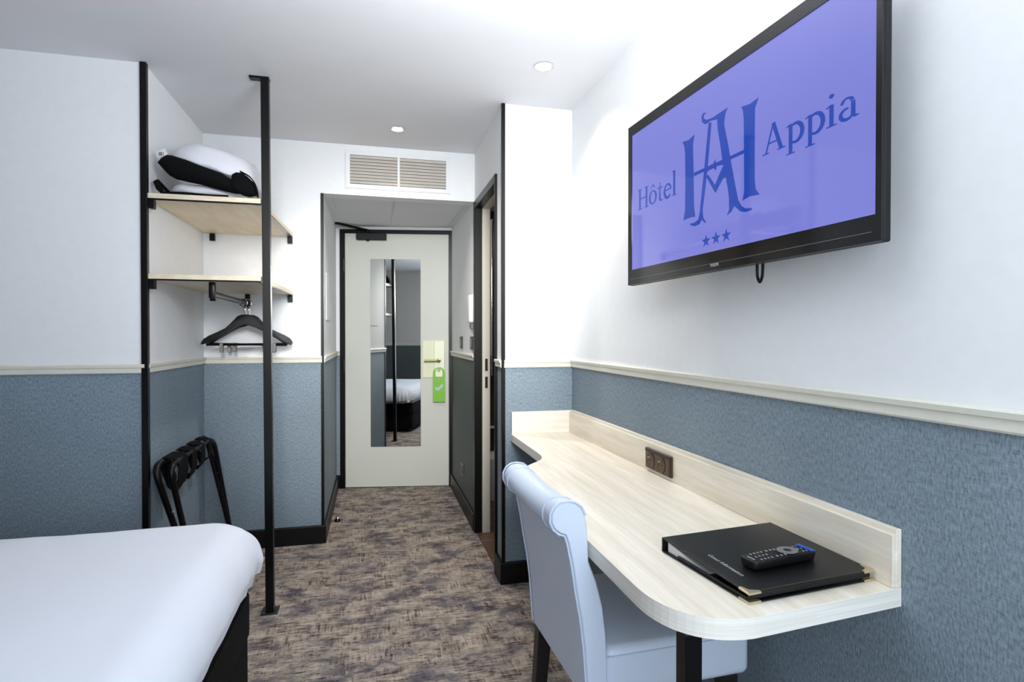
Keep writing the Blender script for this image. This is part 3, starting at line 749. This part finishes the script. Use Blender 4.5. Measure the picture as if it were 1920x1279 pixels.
# duvet: cloth hung over the mattress, pulled round at the foot corner
b = BM(); NX, NY = 110, 90; R = .125
X0, X1, Y0, Y1 = -2.42, -.376, .60, 2.215; top = .572
def hang(s, lim):
    e = lim - R
    if s <= e: return s, 0.
    a = (s - e) / R
    if a < PI / 2: return e + R * math.sin(a), R * (1 - math.cos(a))
    return lim - (s - e - R * PI / 2) * .22, R + (s - e - R * PI / 2)
grid = []
LX = X1 - R + R * PI / 2 + .04; LY1 = Y1 - R + R * PI / 2 + .04; LY0 = Y0 + R - R * PI / 2 - .04
for i in range(NX + 1):
    row = []
    for j in range(NY + 1):
        f = i / NX; s = X0 + (LX - X0) * (1 - (1 - f) ** 1.6)
        g = j / NY; g = g + .09 * math.sin(2 * PI * g) * -1; t_ = LY0 + (LY1 - LY0) * g
        x, dx = hang(s, X1)
        if t_ > (Y0 + Y1) / 2: y, dy = hang(t_, Y1)
        else:
            y, dy = hang(-t_, -Y0); y = -y
        dpz = (dx ** 2.2 + dy ** 2.2) ** (1 / 2.2)
        dpz = min(dpz, .178)
        # round the corner in plan
        rc = .17; cxx, cyy = X1 - rc, Y1 - rc
        if x > cxx and y > cyy:
            q = Vector((x - cxx, y - cyy)); L = q.length; m_ = max(q.x, q.y)
            if L > 1e-6: q *= m_ / L * 1.02
            x, y = cxx + q.x, cyy + q.y
        z = top - dpz + .012 * math.sin(PI * max(0, min(1, (y - Y0) / (Y1 - Y0)))) - .015 * max(0, min(1, (-.75 - x) / 1.2))
        w_ = min(1, dpz / .10)
        ang = math.atan2(y - cyy, x - cxx)
        cr_ = math.exp(-((x - X1) ** 2 + (y - Y1 + .05) ** 2) / .05)
        pl = .014 * w_ * cr_ * math.sin(ang * 22) + .0015 * w_ * math.sin(y * 31 + 1.3 * math.sin(y * 9))
        wv = .005 * noise.noise(Vector((x * 3, y * 3, 0))) + .0015 * noise.noise(Vector((x * 12, y * 9, 3)))
        nx_, ny_ = (1, 0) if dx >= dy else (0, 1)
        row.append(b.verts.new((x + nx_ * pl, y + ny_ * pl, z + wv)))
    grid.append(row)
for i in range(NX):
    for j in range(NY): b.faces.new((grid[i][j], grid[i + 1][j], grid[i + 1][j + 1], grid[i][j + 1]))
dv = obj('duvet', b, M['sheet'], None, True, 80)
sm = dv.modifiers.new('thick', 'SOLIDIFY'); sm.thickness = .012; sm.offset = -1
tag(dv, 'white cotton duvet smoothed over the bed and tucked at the foot', 'duvet')

# ------------------------------------------------------------------ desk
dk = thing('desk', 'pale oak wall desk with a curved front edge and upstand', 'desk', (.74, 1.75, 0))
def bez(p0, p1, p2, p3, n=10):
    o = []
    for k in range(1, n + 1):
        t = k / n; o.append(tuple((1 - t) ** 3 * a + 3 * t * (1 - t) ** 2 * b_ + 3 * t * t * (1 - t) * c + t ** 3 * d for a, b_, c, d in zip(p0, p1, p2, p3)))
    return o
ol = [(XR - .001, .866), (XR - .001, YS - .001), (.652, YS - .001), (.652, 2.22)]
ol += bez((.652, 2.22), (.652, 2.13), (.63, 2.10), (.59, 2.06)) + bez((.59, 2.06), (.52, 1.99), (.484, 1.92), (.484, 1.80)) + [(.484, 1.4), (.484, .99)]
ol += bez((.484, .99), (.484, .89), (.535, .832), (.625, .832), 14)
b = BM(); prism(b, ol, lambda u, v, d: (u, v, d), .699, .735, .001)
b.normal_update()
for f in b.faces:
    if abs(f.normal.z) < .5: f.material_index = 1
obj('desk_top', b, [M['desk'], M['deskE']], dk)
b = BM(); box(b, XR - .013, XR - .001, .866, YS - .02, .7352, .846, .001, 1); box(b, XR - .022, XR - .013, .866, YS - .02, .7352, .836, .001, 1); obj('upstand', b, M['desk'], dk)
b = BM(); box(b, .655, XR - .001, YS - .021, YS - .001, .7352, .842, .001, 1); obj('side_upstand', b, M['deskX'], dk)
b = BM(); box(b, .517, .549, .868, .900, 0, .6985, .001, 1)
lg = obj('leg', b, M['black'], dk)
b = BM(); lathe(b, [(.004, 0), (.003, .003)], Matrix.Translation((.537, .868, .6)) @ Matrix.Rotation(PI / 2, 4, 'X'), 8); obj('screw', b, M['chrome'], lg)
# socket in the upstand
so = thing('power_socket', 'bronze double power socket set in the desk upstand', 'socket', (XR - .024, 1.762, .75))
xs = XR - .0223
b = BM(); box(b, xs - .008, xs, 1.672, 1.852, .747, .818, .002, 1); obj('socket_plate', b, M['bronze'], so)
b = BM(); box(b, xs - .010, xs - .008, 1.674, 1.85, .805, .817, .0008, 1); box(b, xs - .010, xs - .008, 1.674, 1.686, .749, .805, .0008, 1); obj('plate_edge', b, M['bronzedk'], so)
for y in (1.812, 1.738):
    b = BM()
    RM = Matrix.Translation((xs - .008, y, .778)) @ Matrix.Rotation(-PI / 2, 4, 'Y')
    lathe(b, [(.0285, 0), (.0285, .0015), (.026, .002), (.0245, .0006), (.002, .0006)], RM, 28); ou = obj('outlet', b, M['bronze'], so, True)
    b = BM()
    for dy, dz in ((-.009, 0), (.009, 0)): lathe(b, [(.0033, .0008), (.003, .0012)], RM @ Matrix.Translation((dz, dy, 0)), 10)
    obj('pin_hole', b, M['ventdark'], ou)
    b = BM(); lathe(b, [(.003, .0006), (.003, .010), (.002, .012)], RM @ Matrix.Translation((.011, 0, 0)), 10); obj('earth_pin', b, M['steel'], ou, True)

# ------------------------------------------------------------------ folder and remote on the desk
fd = thing('folder', 'black leatherette guest folder with gold corners on the desk', 'folder', (.80, 1.02, .7355))
fo = Vector((.645, .873)); fu = Vector((.302, .031)).normalized(); fv = Vector((-fu.y, fu.x)); FW, FL = .303, .265
def fp(u, v, z): q = fo + fu * u + fv * v; return (q.x, q.y, z)
def zt(v): return .7555 + .012 * (v / FL)
DZ = .736
b = BM(); prism(b, [(0, 0), (FW, 0), (FW, FL), (0, FL)], lambda u, v, d: fp(u, v, DZ + d), 0, .0028, .0008); obj('back_cover', b, M['folder'], fd)
b = BM(); prism(b, [(0, 0), (FW, 0), (FW, FL), (0, FL)], lambda u, v, d: fp(u, v, zt(v) + d - .003), 0, .003, .0008); fc = obj('front_cover', b, M['folder'], fd)
b = BM(); prism(b, [(0, FL - .003), (FW, FL - .003), (FW, FL), (0, FL)], lambda u, v, d: fp(u, v, d), DZ + .001, zt(FL) - .001); obj('spine', b, M['folder'], fd)
b = BM(); prism(b, [(.008, FL * .47), (FW - .008, FL * .47), (FW - .008, FL - .012), (.008, FL - .012)], lambda u, v, d: fp(u, v, DZ + .003 + d * max(.002, .022 * (v / FL - .45) / .55)), 0, 1); obj('inner_pages', b, M['paper_sheet'], fd)
b = BM(); prism(b, [(.004, .006), (FW - .004, .006), (FW - .004, .0085), (.004, .0085)], lambda u, v, d: fp(u, v, d), DZ + .005, zt(0) - .005); prism(b, [(.003, .006), (.0055, .006), (.0055, FL * .8), (.003, FL * .8)], lambda u, v, d: fp(u, v, DZ + .003 + d * (.006 + .0 * v)), 0, 1); obj('inner_binder', b, M['blackmatt'], fd)
for u0, s_ in ((0, 1), (FW, -1)):
    for zz, nm in ((lambda v: zt(v) - .0035, 0), (lambda v: DZ - .0004, 1)):
        b = BM()
        prism(b, [(u0 - s_ * .0008, -.0008), (u0 + s_ * .026, -.0008), (u0 + s_ * .026, .005), (u0 + s_ * .009, .011), (u0 + s_ * .005, .026), (u0 - s_ * .0008, .026)], lambda u, v, d: fp(u, v, zz(max(v, 0)) + d), 0, .0042, .0004); obj('corner_cap', b, M['gold'], fd)
b = BM()
for q in ([(.004, .03), (.0048, .03), (.0048, FL - .01), (.004, FL - .01)], [(.03, .004), (FW - .03, .004), (FW - .03, .0048), (.03, .0048)]):
    prism(b, q, lambda u, v, d: fp(u, v, zt(v) + d), .0, .0002)
obj('stitching', b, M['stitch'], fc)
b = text_bm('Guest Information', .0135, lambda u, v, d: fp(.035 + v, .158 - u * .98, zt(.158 - u) + .0002 + d), 0, .25, .0001); obj('cover_lettering', b, M['silver'], fc)

rc_ = thing('remote_control', 'black remote control with grey pad and blue keys lying on the folder', 'remote', (.78, .97, .766))
ra = Vector((.706, .962)); rb = Vector((.868, .985)); ru = (rb - ra).normalized(); rv = Vector((-ru.y, ru.x)); RL = .166; RW = .047
RZ0 = .7608
def rp(u, v, z): q = ra + ru * u + rv * v; return (q.x, q.y, z)
b = BM(); o_ = []
for u, w_ in ((.004, .6), (.0, .8), (.0, -.8), (.004, -.6)): pass
pl = [(.006, -RW / 2 * .95), (RL - .012, -RW / 2), (RL - .003, -RW / 2 * .7), (RL, 0), (RL - .003, RW / 2 * .7), (RL - .012, RW / 2), (.006, RW / 2 * .95), (0, RW / 2 * .75), (-.002, 0), (0, -RW / 2 * .75)]
prism(b, pl, lambda u, v, d: rp(u, v * (.82 if d == 0 else 1), RZ0 + d * (1 + .12 * math.sin(u * 18))), 0, .017, .003); obj('remote_body', b, M['blackmatt'], rc_, True, 50)
ztop = lambda u: RZ0 + .017 * (1 + .12 * math.sin(u * 18))
b = BM(); outp = [(.104 + .021 * math.cos(a) * (1 + .12 * abs(math.cos(a)) ** 6), .0185 * math.sin(a)) for a in [2 * PI * k / 28 for k in range(28)]]
inp = [(.104 + .008 * math.cos(2 * PI * k / 28), .0075 * math.sin(2 * PI * k / 28)) for k in range(28)]
ringplate(b, outp, inp, 0, .0012, lambda u, v, d: rp(u, v, ztop(.104) + d)); obj('direction_pad', b, M['grey'], rc_)
b = BM(); prism(b, [(.104 + .006 * math.cos(2 * PI * k / 20), .006 * math.sin(2 * PI * k / 20)) for k in range(20)], lambda u, v, d: rp(u, v, ztop(.104) + d), 0, .001); obj('ok_button', b, M['blackgloss'], rc_)
def keys(name, us, vs, du, dv, m, h=.0012):
    for u in us:
        for v in vs:
            b = BM(); prism(b, [(u - du / 2, v - dv / 2), (u + du / 2, v - dv / 2), (u + du / 2, v + dv / 2), (u - du / 2, v + dv / 2)], lambda a, c, d: rp(a, c, ztop(a) + d), -.0003, h); obj(name, b, m, rc_)
keys('blue_key', [.149, .155], [-.015, -.005, .005, .015], .0045, .0092, M['blue'])
keys('number_key', [.022, .031, .040, .049], [-.014, -.0, .014], .0022, .005, M['silver'], .0005)
keys('menu_key', [.062, .073, .083], [-.014, .014], .003, .005, M['silver'], .0005)
keys('top_key', [.132, .141], [-.013, .0, .013], .0022, .004, M['silver'], .0005)
keys('brand_strip', [.009], [0], .0028, .018, M['silver'], .0004)

# ------------------------------------------------------------------ chair
ch = thing('desk_chair', 'pale blue leatherette chair with a rolled back tucked at the desk', 'chair', (.67, 1.42, 0))
CA = Matrix.Translation((.4255, 1.42, 0)) @ Matrix.Rotation(math.radians(2.0), 4, 'Z')      # local x forward, y sideways, z up
HW = .207
prof = [(.042, .365), (.038, .42), (.032, .50), (.024, .565), (.012, .63), (.003, .69), (-.008, .742), (-.0145, .760), (-.027, .764), (-.041, .776), (-.049, .793), (-.0485, .812), (-.040, .828), (-.026, .837), (-.008, .839), (.012, .835), (.028, .823), (.038, .803), (.043, .775), (.0455, .735), (.0475, .695), (.066, .65), (.082, .59), (.091, .52), (.094, .44), (.095, .365)]
def chair_pt(p): return CA @ Vector(p)
b = BM(); ys = [-HW, -HW + .006, -HW + .014] + [-HW + .014 + (2 * HW - .028) * k / 14 for k in range(1, 14)] + [HW - .014, HW - .006, HW]
rings = []
cxp = sum(p[0] for p in prof) / len(prof); czp = sum(p[1] for p in prof) / len(prof)
for y in ys:
    e = (abs(y) - (HW - .014)) / .014; sh = .0 if e <= 0 else .006 * e * e
    ring = []
    for i, (x, z) in enumerate(prof):
        a, c = prof[i - 1] if i else prof[0], prof[(i + 1) % len(prof)] if i < len(prof) - 1 else prof[-1]
        tx, tz = c[0] - a[0], c[1] - a[1]; L = math.hypot(tx, tz) or 1
        nx, nz = tz / L, -tx / L
        bow = .010 * (1 - (y / HW) ** 2) if 4 < 25 else 0
        dish = -.012 * (1 - (y / HW) ** 2) * (1 if z < .76 and x < .04 else 0) * 0
        ring.append(b.verts.new(chair_pt((x + nx * sh, y, z + nz * sh - .012 * (1 - (y / HW) ** 2) * max(0, (z - .74) / .1)))))
    rings.append(ring)
for A, B in zip(rings, rings[1:]):
    for k in range(len(prof)): b.faces.new((A[k], A[(k + 1) % len(prof)], B[(k + 1) % len(prof)], B[k]))
b.faces.new(rings[0][::-1]); b.faces.new(rings[-1])
bk = obj('backrest', b, M['chair'], ch, True, 50)
for y in (-HW + .052, HW - .052):
    b = BM(); tube(b, [chair_pt((x + (.0012 if x > 0 else -.0012), y, z - .012 * (1 - (y / HW) ** 2) * max(0, (z - .74) / .1) + (.001 if z > .8 else -.001))) for x, z in prof[6:18]], .0016, 6); obj('roll_seam', b, M['piping'], bk, True)
for y in (-HW - .001, HW + .001):
    b = BM(); tube(b, [chair_pt((x * 1.0 + (-.0005), y * .985, z)) for x, z in prof[:18]], .0024, 8); obj('piping', b, M['piping'], bk, True)
b = BM(); t = BM(); box(t, .089, .483, -.206, .206, .364, .486, .022, 4)
for v in t.verts:
    if v.co.z > .47: v.co.z += .012 * (1 - (v.co.y / .206) ** 2) * (1 - ((v.co.x - .273) / .192) ** 2)
bmesh.ops.subdivide_edges(t, edges=t.edges[:], cuts=2, use_grid_fill=True)
xf(t, CA); merge(b, t); st = obj('seat', b, M['chair'], ch, True, 60)
b = BM(); tube(b, [chair_pt((.093, -.2075, .468)), chair_pt((.473, -.2075, .468)), chair_pt((.484, -.19, .468)), chair_pt((.484, .19, .468)), chair_pt((.473, .2075, .468)), chair_pt((.093, .2075, .468))], .0016, 6); obj('seat_seam', b, M['piping'], st, True)
for sx, sy in ((0, 1), (0, -1), (1, 1), (1, -1)):
    b = BM(); x0 = .068 if sx == 0 else .43; y0 = sy * .178
    A = [b.verts.new(chair_pt((x0 + i * .021, y0 + j * .021, .366))) for i, j in ((-1, -1), (1, -1), (1, 1), (-1, 1))]
    off = -.03 if sx == 0 else .004
    B = [b.verts.new(chair_pt((x0 + off + i * .015, y0 + j * .015, 0))) for i, j in ((-1, -1), (1, -1), (1, 1), (-1, 1))]
    b.faces.new(A); b.faces.new(B[::-1])
    for i in range(4): b.faces.new((A[i], A[(i + 1) % 4], B[(i + 1) % 4], B[i]))
    bmesh.ops.bevel(b, geom=[e for e in b.edges], offset=.002, segments=1, affect='EDGES')
    obj('leg', b, M['darkwood'], ch)

# ------------------------------------------------------------------ television
TA, TB = Vector((.845, 1.79)), Vector((.895, .842)); TW = (TB - TA).length; TE = (TB - TA).normalized(); TN = Vector((TE.y, -TE.x))
if TN.x > 0: TN = -TN
def tp(s, z, d): q = TA + TE * s + TN * d; return (q.x, q.y, z)
tv = thing('television', 'black flat television showing a blue hotel logo on the right wall', 'television', tp(TW / 2, 1.38, -.05))
def tbox(s0, s1, z0, z1, d0, d1, bev=.001, seg=1):
    t = BM(); box(t, s0, s1, d0, d1, z0, z1, bev, seg)
    for v in t.verts: v.co = tp(v.co.x, v.co.z, v.co.y)
    return t
TZ0, TZ1 = 1.383, 1.9185; S0, S1, SZ0, SZ1 = .0225, .9365, 1.4345, 1.885
b = tbox(0, TW, TZ0, TZ1, -.022, -.003, .004, 2); obj('tv_casing', b, M['blackmatt'], tv)
b = tbox(.12, TW - .12, TZ0 + .012, TZ1 - .08, -.062, -.022, .008, 2); merge(b, tbox(.3, .62, 1.5, 1.8, -.09, -.062)); obj('rear_housing', b, M['blackmatt'], tv)
b = BM(); out = [(0.001, TZ0 + .001), (TW - .001, TZ0 + .001), (TW - .001, TZ1 - .001), (.001, TZ1 - .001)]
ringplate(b, out, [(S0, SZ0), (S1, SZ0), (S1, SZ1), (S0, SZ1)], -.003, .002, lambda s, z, d: tp(s, z, d)); bz = obj('bezel', b, M['blackgloss'], tv)
b = tbox(.02, TW - .02, TZ0 + .0195, TZ0 + .0205, .002, .0026, 0); obj('bezel_groove', b, M['grey'], bz)
b = tbox(S0, S1, SZ0, SZ1, -.003, -.001, 0); scn = obj('screen', b, M['screen'], tv)
b = text_bm('PHILIPS', .0105, lambda u, v, d: tp(.452 + u, TZ0 + .0118 + v, .0022 + d), .0003, 0, .0002); obj('maker_lettering', b, M['silver'], bz)
LOGO = {
'Hl': [(0.3166, 1.7686), (0.3461, 1.7646), (0.3764, 1.7701), (0.3684, 1.7462), (0.3719, 1.6712), (0.3743, 1.5745), (0.38, 1.542), (0.3599, 1.5442), (0.3223, 1.543), (0.3308, 1.569), (0.3323, 1.6595), (0.33, 1.7359), (0.3253, 1.7563)],
'Hr': [(0.5673, 1.7728), (0.5977, 1.7675), (0.6285, 1.7716), (0.6161, 1.7508), (0.6156, 1.6787), (0.6161, 1.5841), (0.6194, 1.5597), (0.6329, 1.5429), (0.5989, 1.5466), (0.5728, 1.542), (0.579, 1.5616), (0.5779, 1.6654), (0.5766, 1.7402), (0.5731, 1.7625)],
'bar': [(0.3732, 1.6653), (0.5779, 1.6647), (0.578, 1.6557), (0.3733, 1.6553)],
'Al': [(0.4385, 1.7801), (0.4289, 1.723), (0.4204, 1.6648), (0.4089, 1.603), (0.4013, 1.554), (0.3942, 1.5318), (0.3757, 1.5262), (0.3549, 1.5276), (0.3569, 1.5231), (0.3789, 1.516), (0.4003, 1.5179), (0.4093, 1.5278), (0.427, 1.5146), (0.4288, 1.5178), (0.4164, 1.5328), (0.4139, 1.555), (0.4237, 1.5994), (0.435, 1.6607), (0.4434, 1.7184), (0.451, 1.7774)],
'At': [(0.4268, 1.8118), (0.4126, 1.8146), (0.4067, 1.806), (0.4098, 1.7923), (0.4199, 1.7832), (0.4344, 1.7798), (0.443, 1.7827), (0.4739, 1.7761), (0.5046, 1.7699), (0.5098, 1.7815), (0.5181, 1.7902), (0.4928, 1.7897), (0.4572, 1.7874), (0.4315, 1.7905), (0.4174, 1.7985), (0.4174, 1.8074), (0.4268, 1.8093)],
'Ar': [(0.4739, 1.7795), (0.5061, 1.7744), (0.5026, 1.7537), (0.5196, 1.6938), (0.5327, 1.6396), (0.5481, 1.5824), (0.5582, 1.547), (0.5705, 1.5295), (0.5849, 1.5209), (0.606, 1.5179), (0.606, 1.5122), (0.585, 1.5119), (0.5657, 1.5175), (0.5434, 1.5355), (0.5333, 1.5244), (0.5143, 1.5172), (0.523, 1.5316), (0.5229, 1.5585), (0.5176, 1.5867), (0.5107, 1.6121), (0.4988, 1.6494), (0.4878, 1.7041), (0.4768, 1.7491)],
'V1': [(0.4276, 1.6413), (0.438, 1.6421), (0.4664, 1.6082), (0.4693, 1.5866), (0.4637, 1.5914)],
'V2': [(0.4664, 1.6082), (0.4935, 1.6424), (0.5052, 1.6509), (0.5096, 1.6158), (0.499, 1.6152), (0.4693, 1.5866)],
'curl': [(0.4321, 1.665), (0.4578, 1.6654), (0.4689, 1.6754), (0.4689, 1.6632), (0.4988, 1.6596), (0.4988, 1.6511), (0.4745, 1.6547), (0.469, 1.6441), (0.4618, 1.6531), (0.438, 1.6527), (0.4293, 1.648)],
}
DEP = [0]
def flat(bm, pts):
    d = -.0007 + DEP[0] * .00001; DEP[0] += 1
    vs = [bm.verts.new(tp(s, z, d)) for s, z in pts]
    es = [bm.edges.new((vs[i], vs[(i + 1) % len(vs)])) for i in range(len(vs))]
    bmesh.ops.triangle_fill(bm, use_beauty=True, use_dissolve=False, edges=es)
b = BM()
for k in LOGO: flat(b, LOGO[k])
obj('screen_monogram', b, M['ink'], scn)
for sx, sz in ((.429, 1.4677), (.471, 1.4684), (.5124, 1.4686)):
    b = BM(); pts = []
    for k in range(10):
        a = PI / 2 + PI * k / 5; r_ = (.0178 if k % 2 == 0 else .0072); pts.append((sx + r_ * 1.12 * math.cos(a), sz - .001 + r_ * math.sin(a)))
    flat(b, pts); obj('screen_star', b, M['ink'], scn)
# serif lettering drawn as strokes: widths in cap heights
def stroke(bm, pts, ws, X, Z, S, SX=1.):
    L, R_ = [], []
    n = len(pts)
    for i, (u, v) in enumerate(pts):
        a, c = pts[max(i - 1, 0)], pts[min(i + 1, n - 1)]
        tx, tz = (c[0] - a[0]), (c[1] - a[1]); q = math.hypot(tx, tz) or 1
        w_ = (ws[i] if isinstance(ws, (list, tuple)) else ws) / 2 * 1.18
        L.append((X + (u - tz / q * w_) * S * SX, Z + (v + tx / q * w_) * S)); R_.append((X + (u + tz / q * w_) * S * SX, Z + (v - tx / q * w_) * S))
    flat(bm, L + R_[::-1])
def arc(cx, cz, rx, rz, a0, a1, n=16): return [(cx + rx * math.cos(math.radians(a0 + (a1 - a0) * k / n)), cz + rz * math.sin(math.radians(a0 + (a1 - a0) * k / n))) for k in range(n + 1)]
def bowl(bm, cx, cz, rx, rz, X, Z, S, SX, thick=.10, thin=.05):
    pts = arc(cx, cz, rx, rz, 0, 360, 32)
    for k in range(0, 32, 8):
        sub = pts[k:k + 9]; ws = [thin + (thick - thin) * abs(math.cos(2 * PI * (k + i) / 32)) ** 1.5 for i in range(9)]
        stroke(bm, sub, ws, X, Z, S, SX)
def glyph(bm, g, X, Z, S, SX=1.):
    st_ = lambda p, w_: stroke(bm, p, w_, X, Z, S, SX)
    if g == 'H':
        for u in (.14, .62):
            st_([(u, 0), (u, 1)], .10)
            for v in (.018, .982): st_([(u - .14, v), (u + .14, v)], .036)
        st_([(.14, .52), (.62, .52)], .05); return .80
    if g in 'oô':
        bowl(bm, .27, .335, .215, .305, X, Z, S, SX)
        if g == 'ô': st_([(.12, .76), (.27, .93), (.42, .76)], [.03, .07, .03])
        return .58
    if g == 't':
        st_([(.17, .88), (.17, .14), (.20, .05), (.28, .03), (.37, .08)], [.03, .095, .08, .06, .02]); st_([(.02, .63), (.34, .63)], .05); return .40
    if g == 'e':
        st_(arc(.27, .33, .20, .305, 8, 130, 10), [.07] * 11); st_(arc(.27, .33, .20, .305, 125, 325, 18), [.06 + .05 * math.sin(PI * k / 18) for k in range(19)]); st_([(.08, .38), (.48, .38)], .045); return .54
    if g == 'l':
        st_([(.14, 0), (.14, 1.1)], .10); st_([(.0, .018), (.28, .018)], .036); st_([(.02, 1.07), (.15, 1.09)], .04); return .32
    if g == 'A':
        st_([(.10, 0), (.36, .98)], .05); st_([(.36, 1.0), (.64, 0)], .105); st_([(.2, .34), (.55, .34)], .045)
        st_([(-.02, .018), (.22, .018)], .036); st_([(.50, .018), (.78, .018)], .036); return .80
    if g == 'p':
        st_([(.14, -.32), (.14, .66)], .10); st_([(.0, -.302), (.28, -.302)], .036); st_([(.0, .60), (.14, .66)], .04)
        st_(arc(.29, .325, .215, .305, 135, -135, 24), [.05 + .06 * math.sin(PI * k / 24) for k in range(25)]); return .60
    if g == 'i':
        st_([(.14, 0), (.14, .66)], .10); st_([(.0, .018), (.28, .018)], .036); st_([(.0, .60), (.14, .66)], .04)
        flat(bm, [(X + (.14 + .07 * math.cos(2 * PI * k / 16)) * S * SX, Z + (.92 + .07 * math.sin(2 * PI * k / 16)) * S) for k in range(16)]); return .32
    if g == 'a':
        st_(arc(.23, .45, .15, .19, 165, 20, 12), [.07] * 4 + [.05] * 5 + [.08] * 4); st_([(.38, .5), (.38, .10), (.42, .045), (.52, .04)], [.09, .10, .07, .03])
        st_(arc(.22, .18, .16, .16, 75, 345, 18), [.05 + .04 * math.sin(PI * k / 18) for k in range(19)]); return .54
def word(name, s, X, Z, S, width):
    b = BM(); tot = 0; t = BM()
    for c in s: tot += glyph(t, c, 0, 0, 1)
    t.free(); SX = width / (tot * S); b.free(); b = BM(); x = X
    for c in s: x += glyph(b, c, x, Z, S, SX) * S * SX
    return obj(name, b, M['ink'], scn)
word('screen_lettering', 'Hôtel', .064, 1.626, .066, .228)
word('screen_lettering', 'Appia', .644, 1.629, .066, .257)
# small cable loop under the set
b = BM(); cs = .60
tube(b, fillet([tp(cs - .01, TZ0 + .015, -.03), tp(cs - .009, 1.355, -.03), tp(cs, 1.338, -.03), tp(cs + .009, 1.355, -.03), tp(cs + .011, TZ0 + .015, -.03)], .015), .0035, 8); obj('cable_loop', b, M['black'], tv, True)

# ------------------------------------------------------------------ light
w = bpy.data.worlds.new('World'); sc.world = w; w.use_nodes = True
wn = w.node_tree; bgn = wn.nodes['Background']
sky = wn.nodes.new('ShaderNodeTexSky'); sky.sky_type = 'HOSEK_WILKIE'; sky.turbidity = 4; sky.sun_direction = (.3, .6, .7)
wn.links.new(sky.outputs[0], bgn.inputs[0]); bgn.inputs[1].default_value = .6

def area(name, loc, target, sx, sy, power, rgb):
    l = bpy.data.lights.new(name, 'AREA'); l.shape = 'RECTANGLE'; l.size = sx; l.size_y = sy; l.energy = power; l.color = rgb
    o = bpy.data.objects.new(name, l); COL.objects.link(o); o.location = loc
    o.rotation_euler = (Vector(target) - Vector(loc)).to_track_quat('-Z', 'Y').to_euler(); return o
area('window_daylight', ((WX0 + WX1) / 2, YR + .01, (WZ0 + WZ1) / 2), ((WX0 + WX1) / 2, 5, 1.25), WX1 - WX0 - .1, WZ1 - WZ0 - .1, 29, (.78, .89, 1.0))
area('ceiling_fill_uplight', (.42, .9, 1.8), (.42, 1.5, 2.5), .45, .45, 23, (.92, .96, 1.0))  # unseen uplight added to brighten the ceiling; no fitting hangs here
area('bathroom_fill', (1.3, 3.7, 2.25), (1.3, 3.7, 0), .3, .3, 5, (1, .93, .84))  # added fill so the bin and tiled floor show through the doorway
for x, y, e in ((.13, 3.167, 46), (.698, 2.294, 27)):
    l = bpy.data.lights.new('spot_lamp', 'SPOT'); l.energy = e; l.spot_size = math.radians(125); l.spot_blend = 1.0; l.color = (1, .95, .88); l.shadow_soft_size = .04
    o = bpy.data.objects.new('spot_lamp', l); COL.objects.link(o); o.location = (x, y, ZC - .03)
l = bpy.data.lights.new('camera_fill_spot', 'SPOT'); l.energy = 420; l.spot_size = math.radians(37); l.spot_blend = .9; l.color = (1, .985, .95); l.shadow_soft_size = .3  # fill light added behind the camera to brighten corridor and alcove
o = bpy.data.objects.new('camera_fill_spot', l); COL.objects.link(o); o.location = (.05, -.4, 2.0)
o.rotation_euler = (Vector((.2, 4.6, 1.0)) - o.location).to_track_quat('-Z', 'Y').to_euler()

# ------------------------------------------------------------------ camera
cam = bpy.data.cameras.new('camera'); co = bpy.data.objects.new('camera', cam); COL.objects.link(co)
cam.sensor_fit = 'HORIZONTAL'; cam.sensor_width = 36; cam.lens = 1065.6146 / 1920 * 36; cam.shift_y = (641.861 - 639.5) / 1920
cam.clip_start = .02
co.location = (0, 0, 1.21)
yaw, pit = .2392, -.0097
co.rotation_euler = Vector((math.sin(yaw) * math.cos(pit), math.cos(yaw) * math.cos(pit), math.sin(pit))).to_track_quat('-Z', 'Y').to_euler()
sc.camera = co
sc.view_settings.view_transform = 'Standard'
sc.view_settings.look = 'None'
sc.view_settings.exposure = 0.12
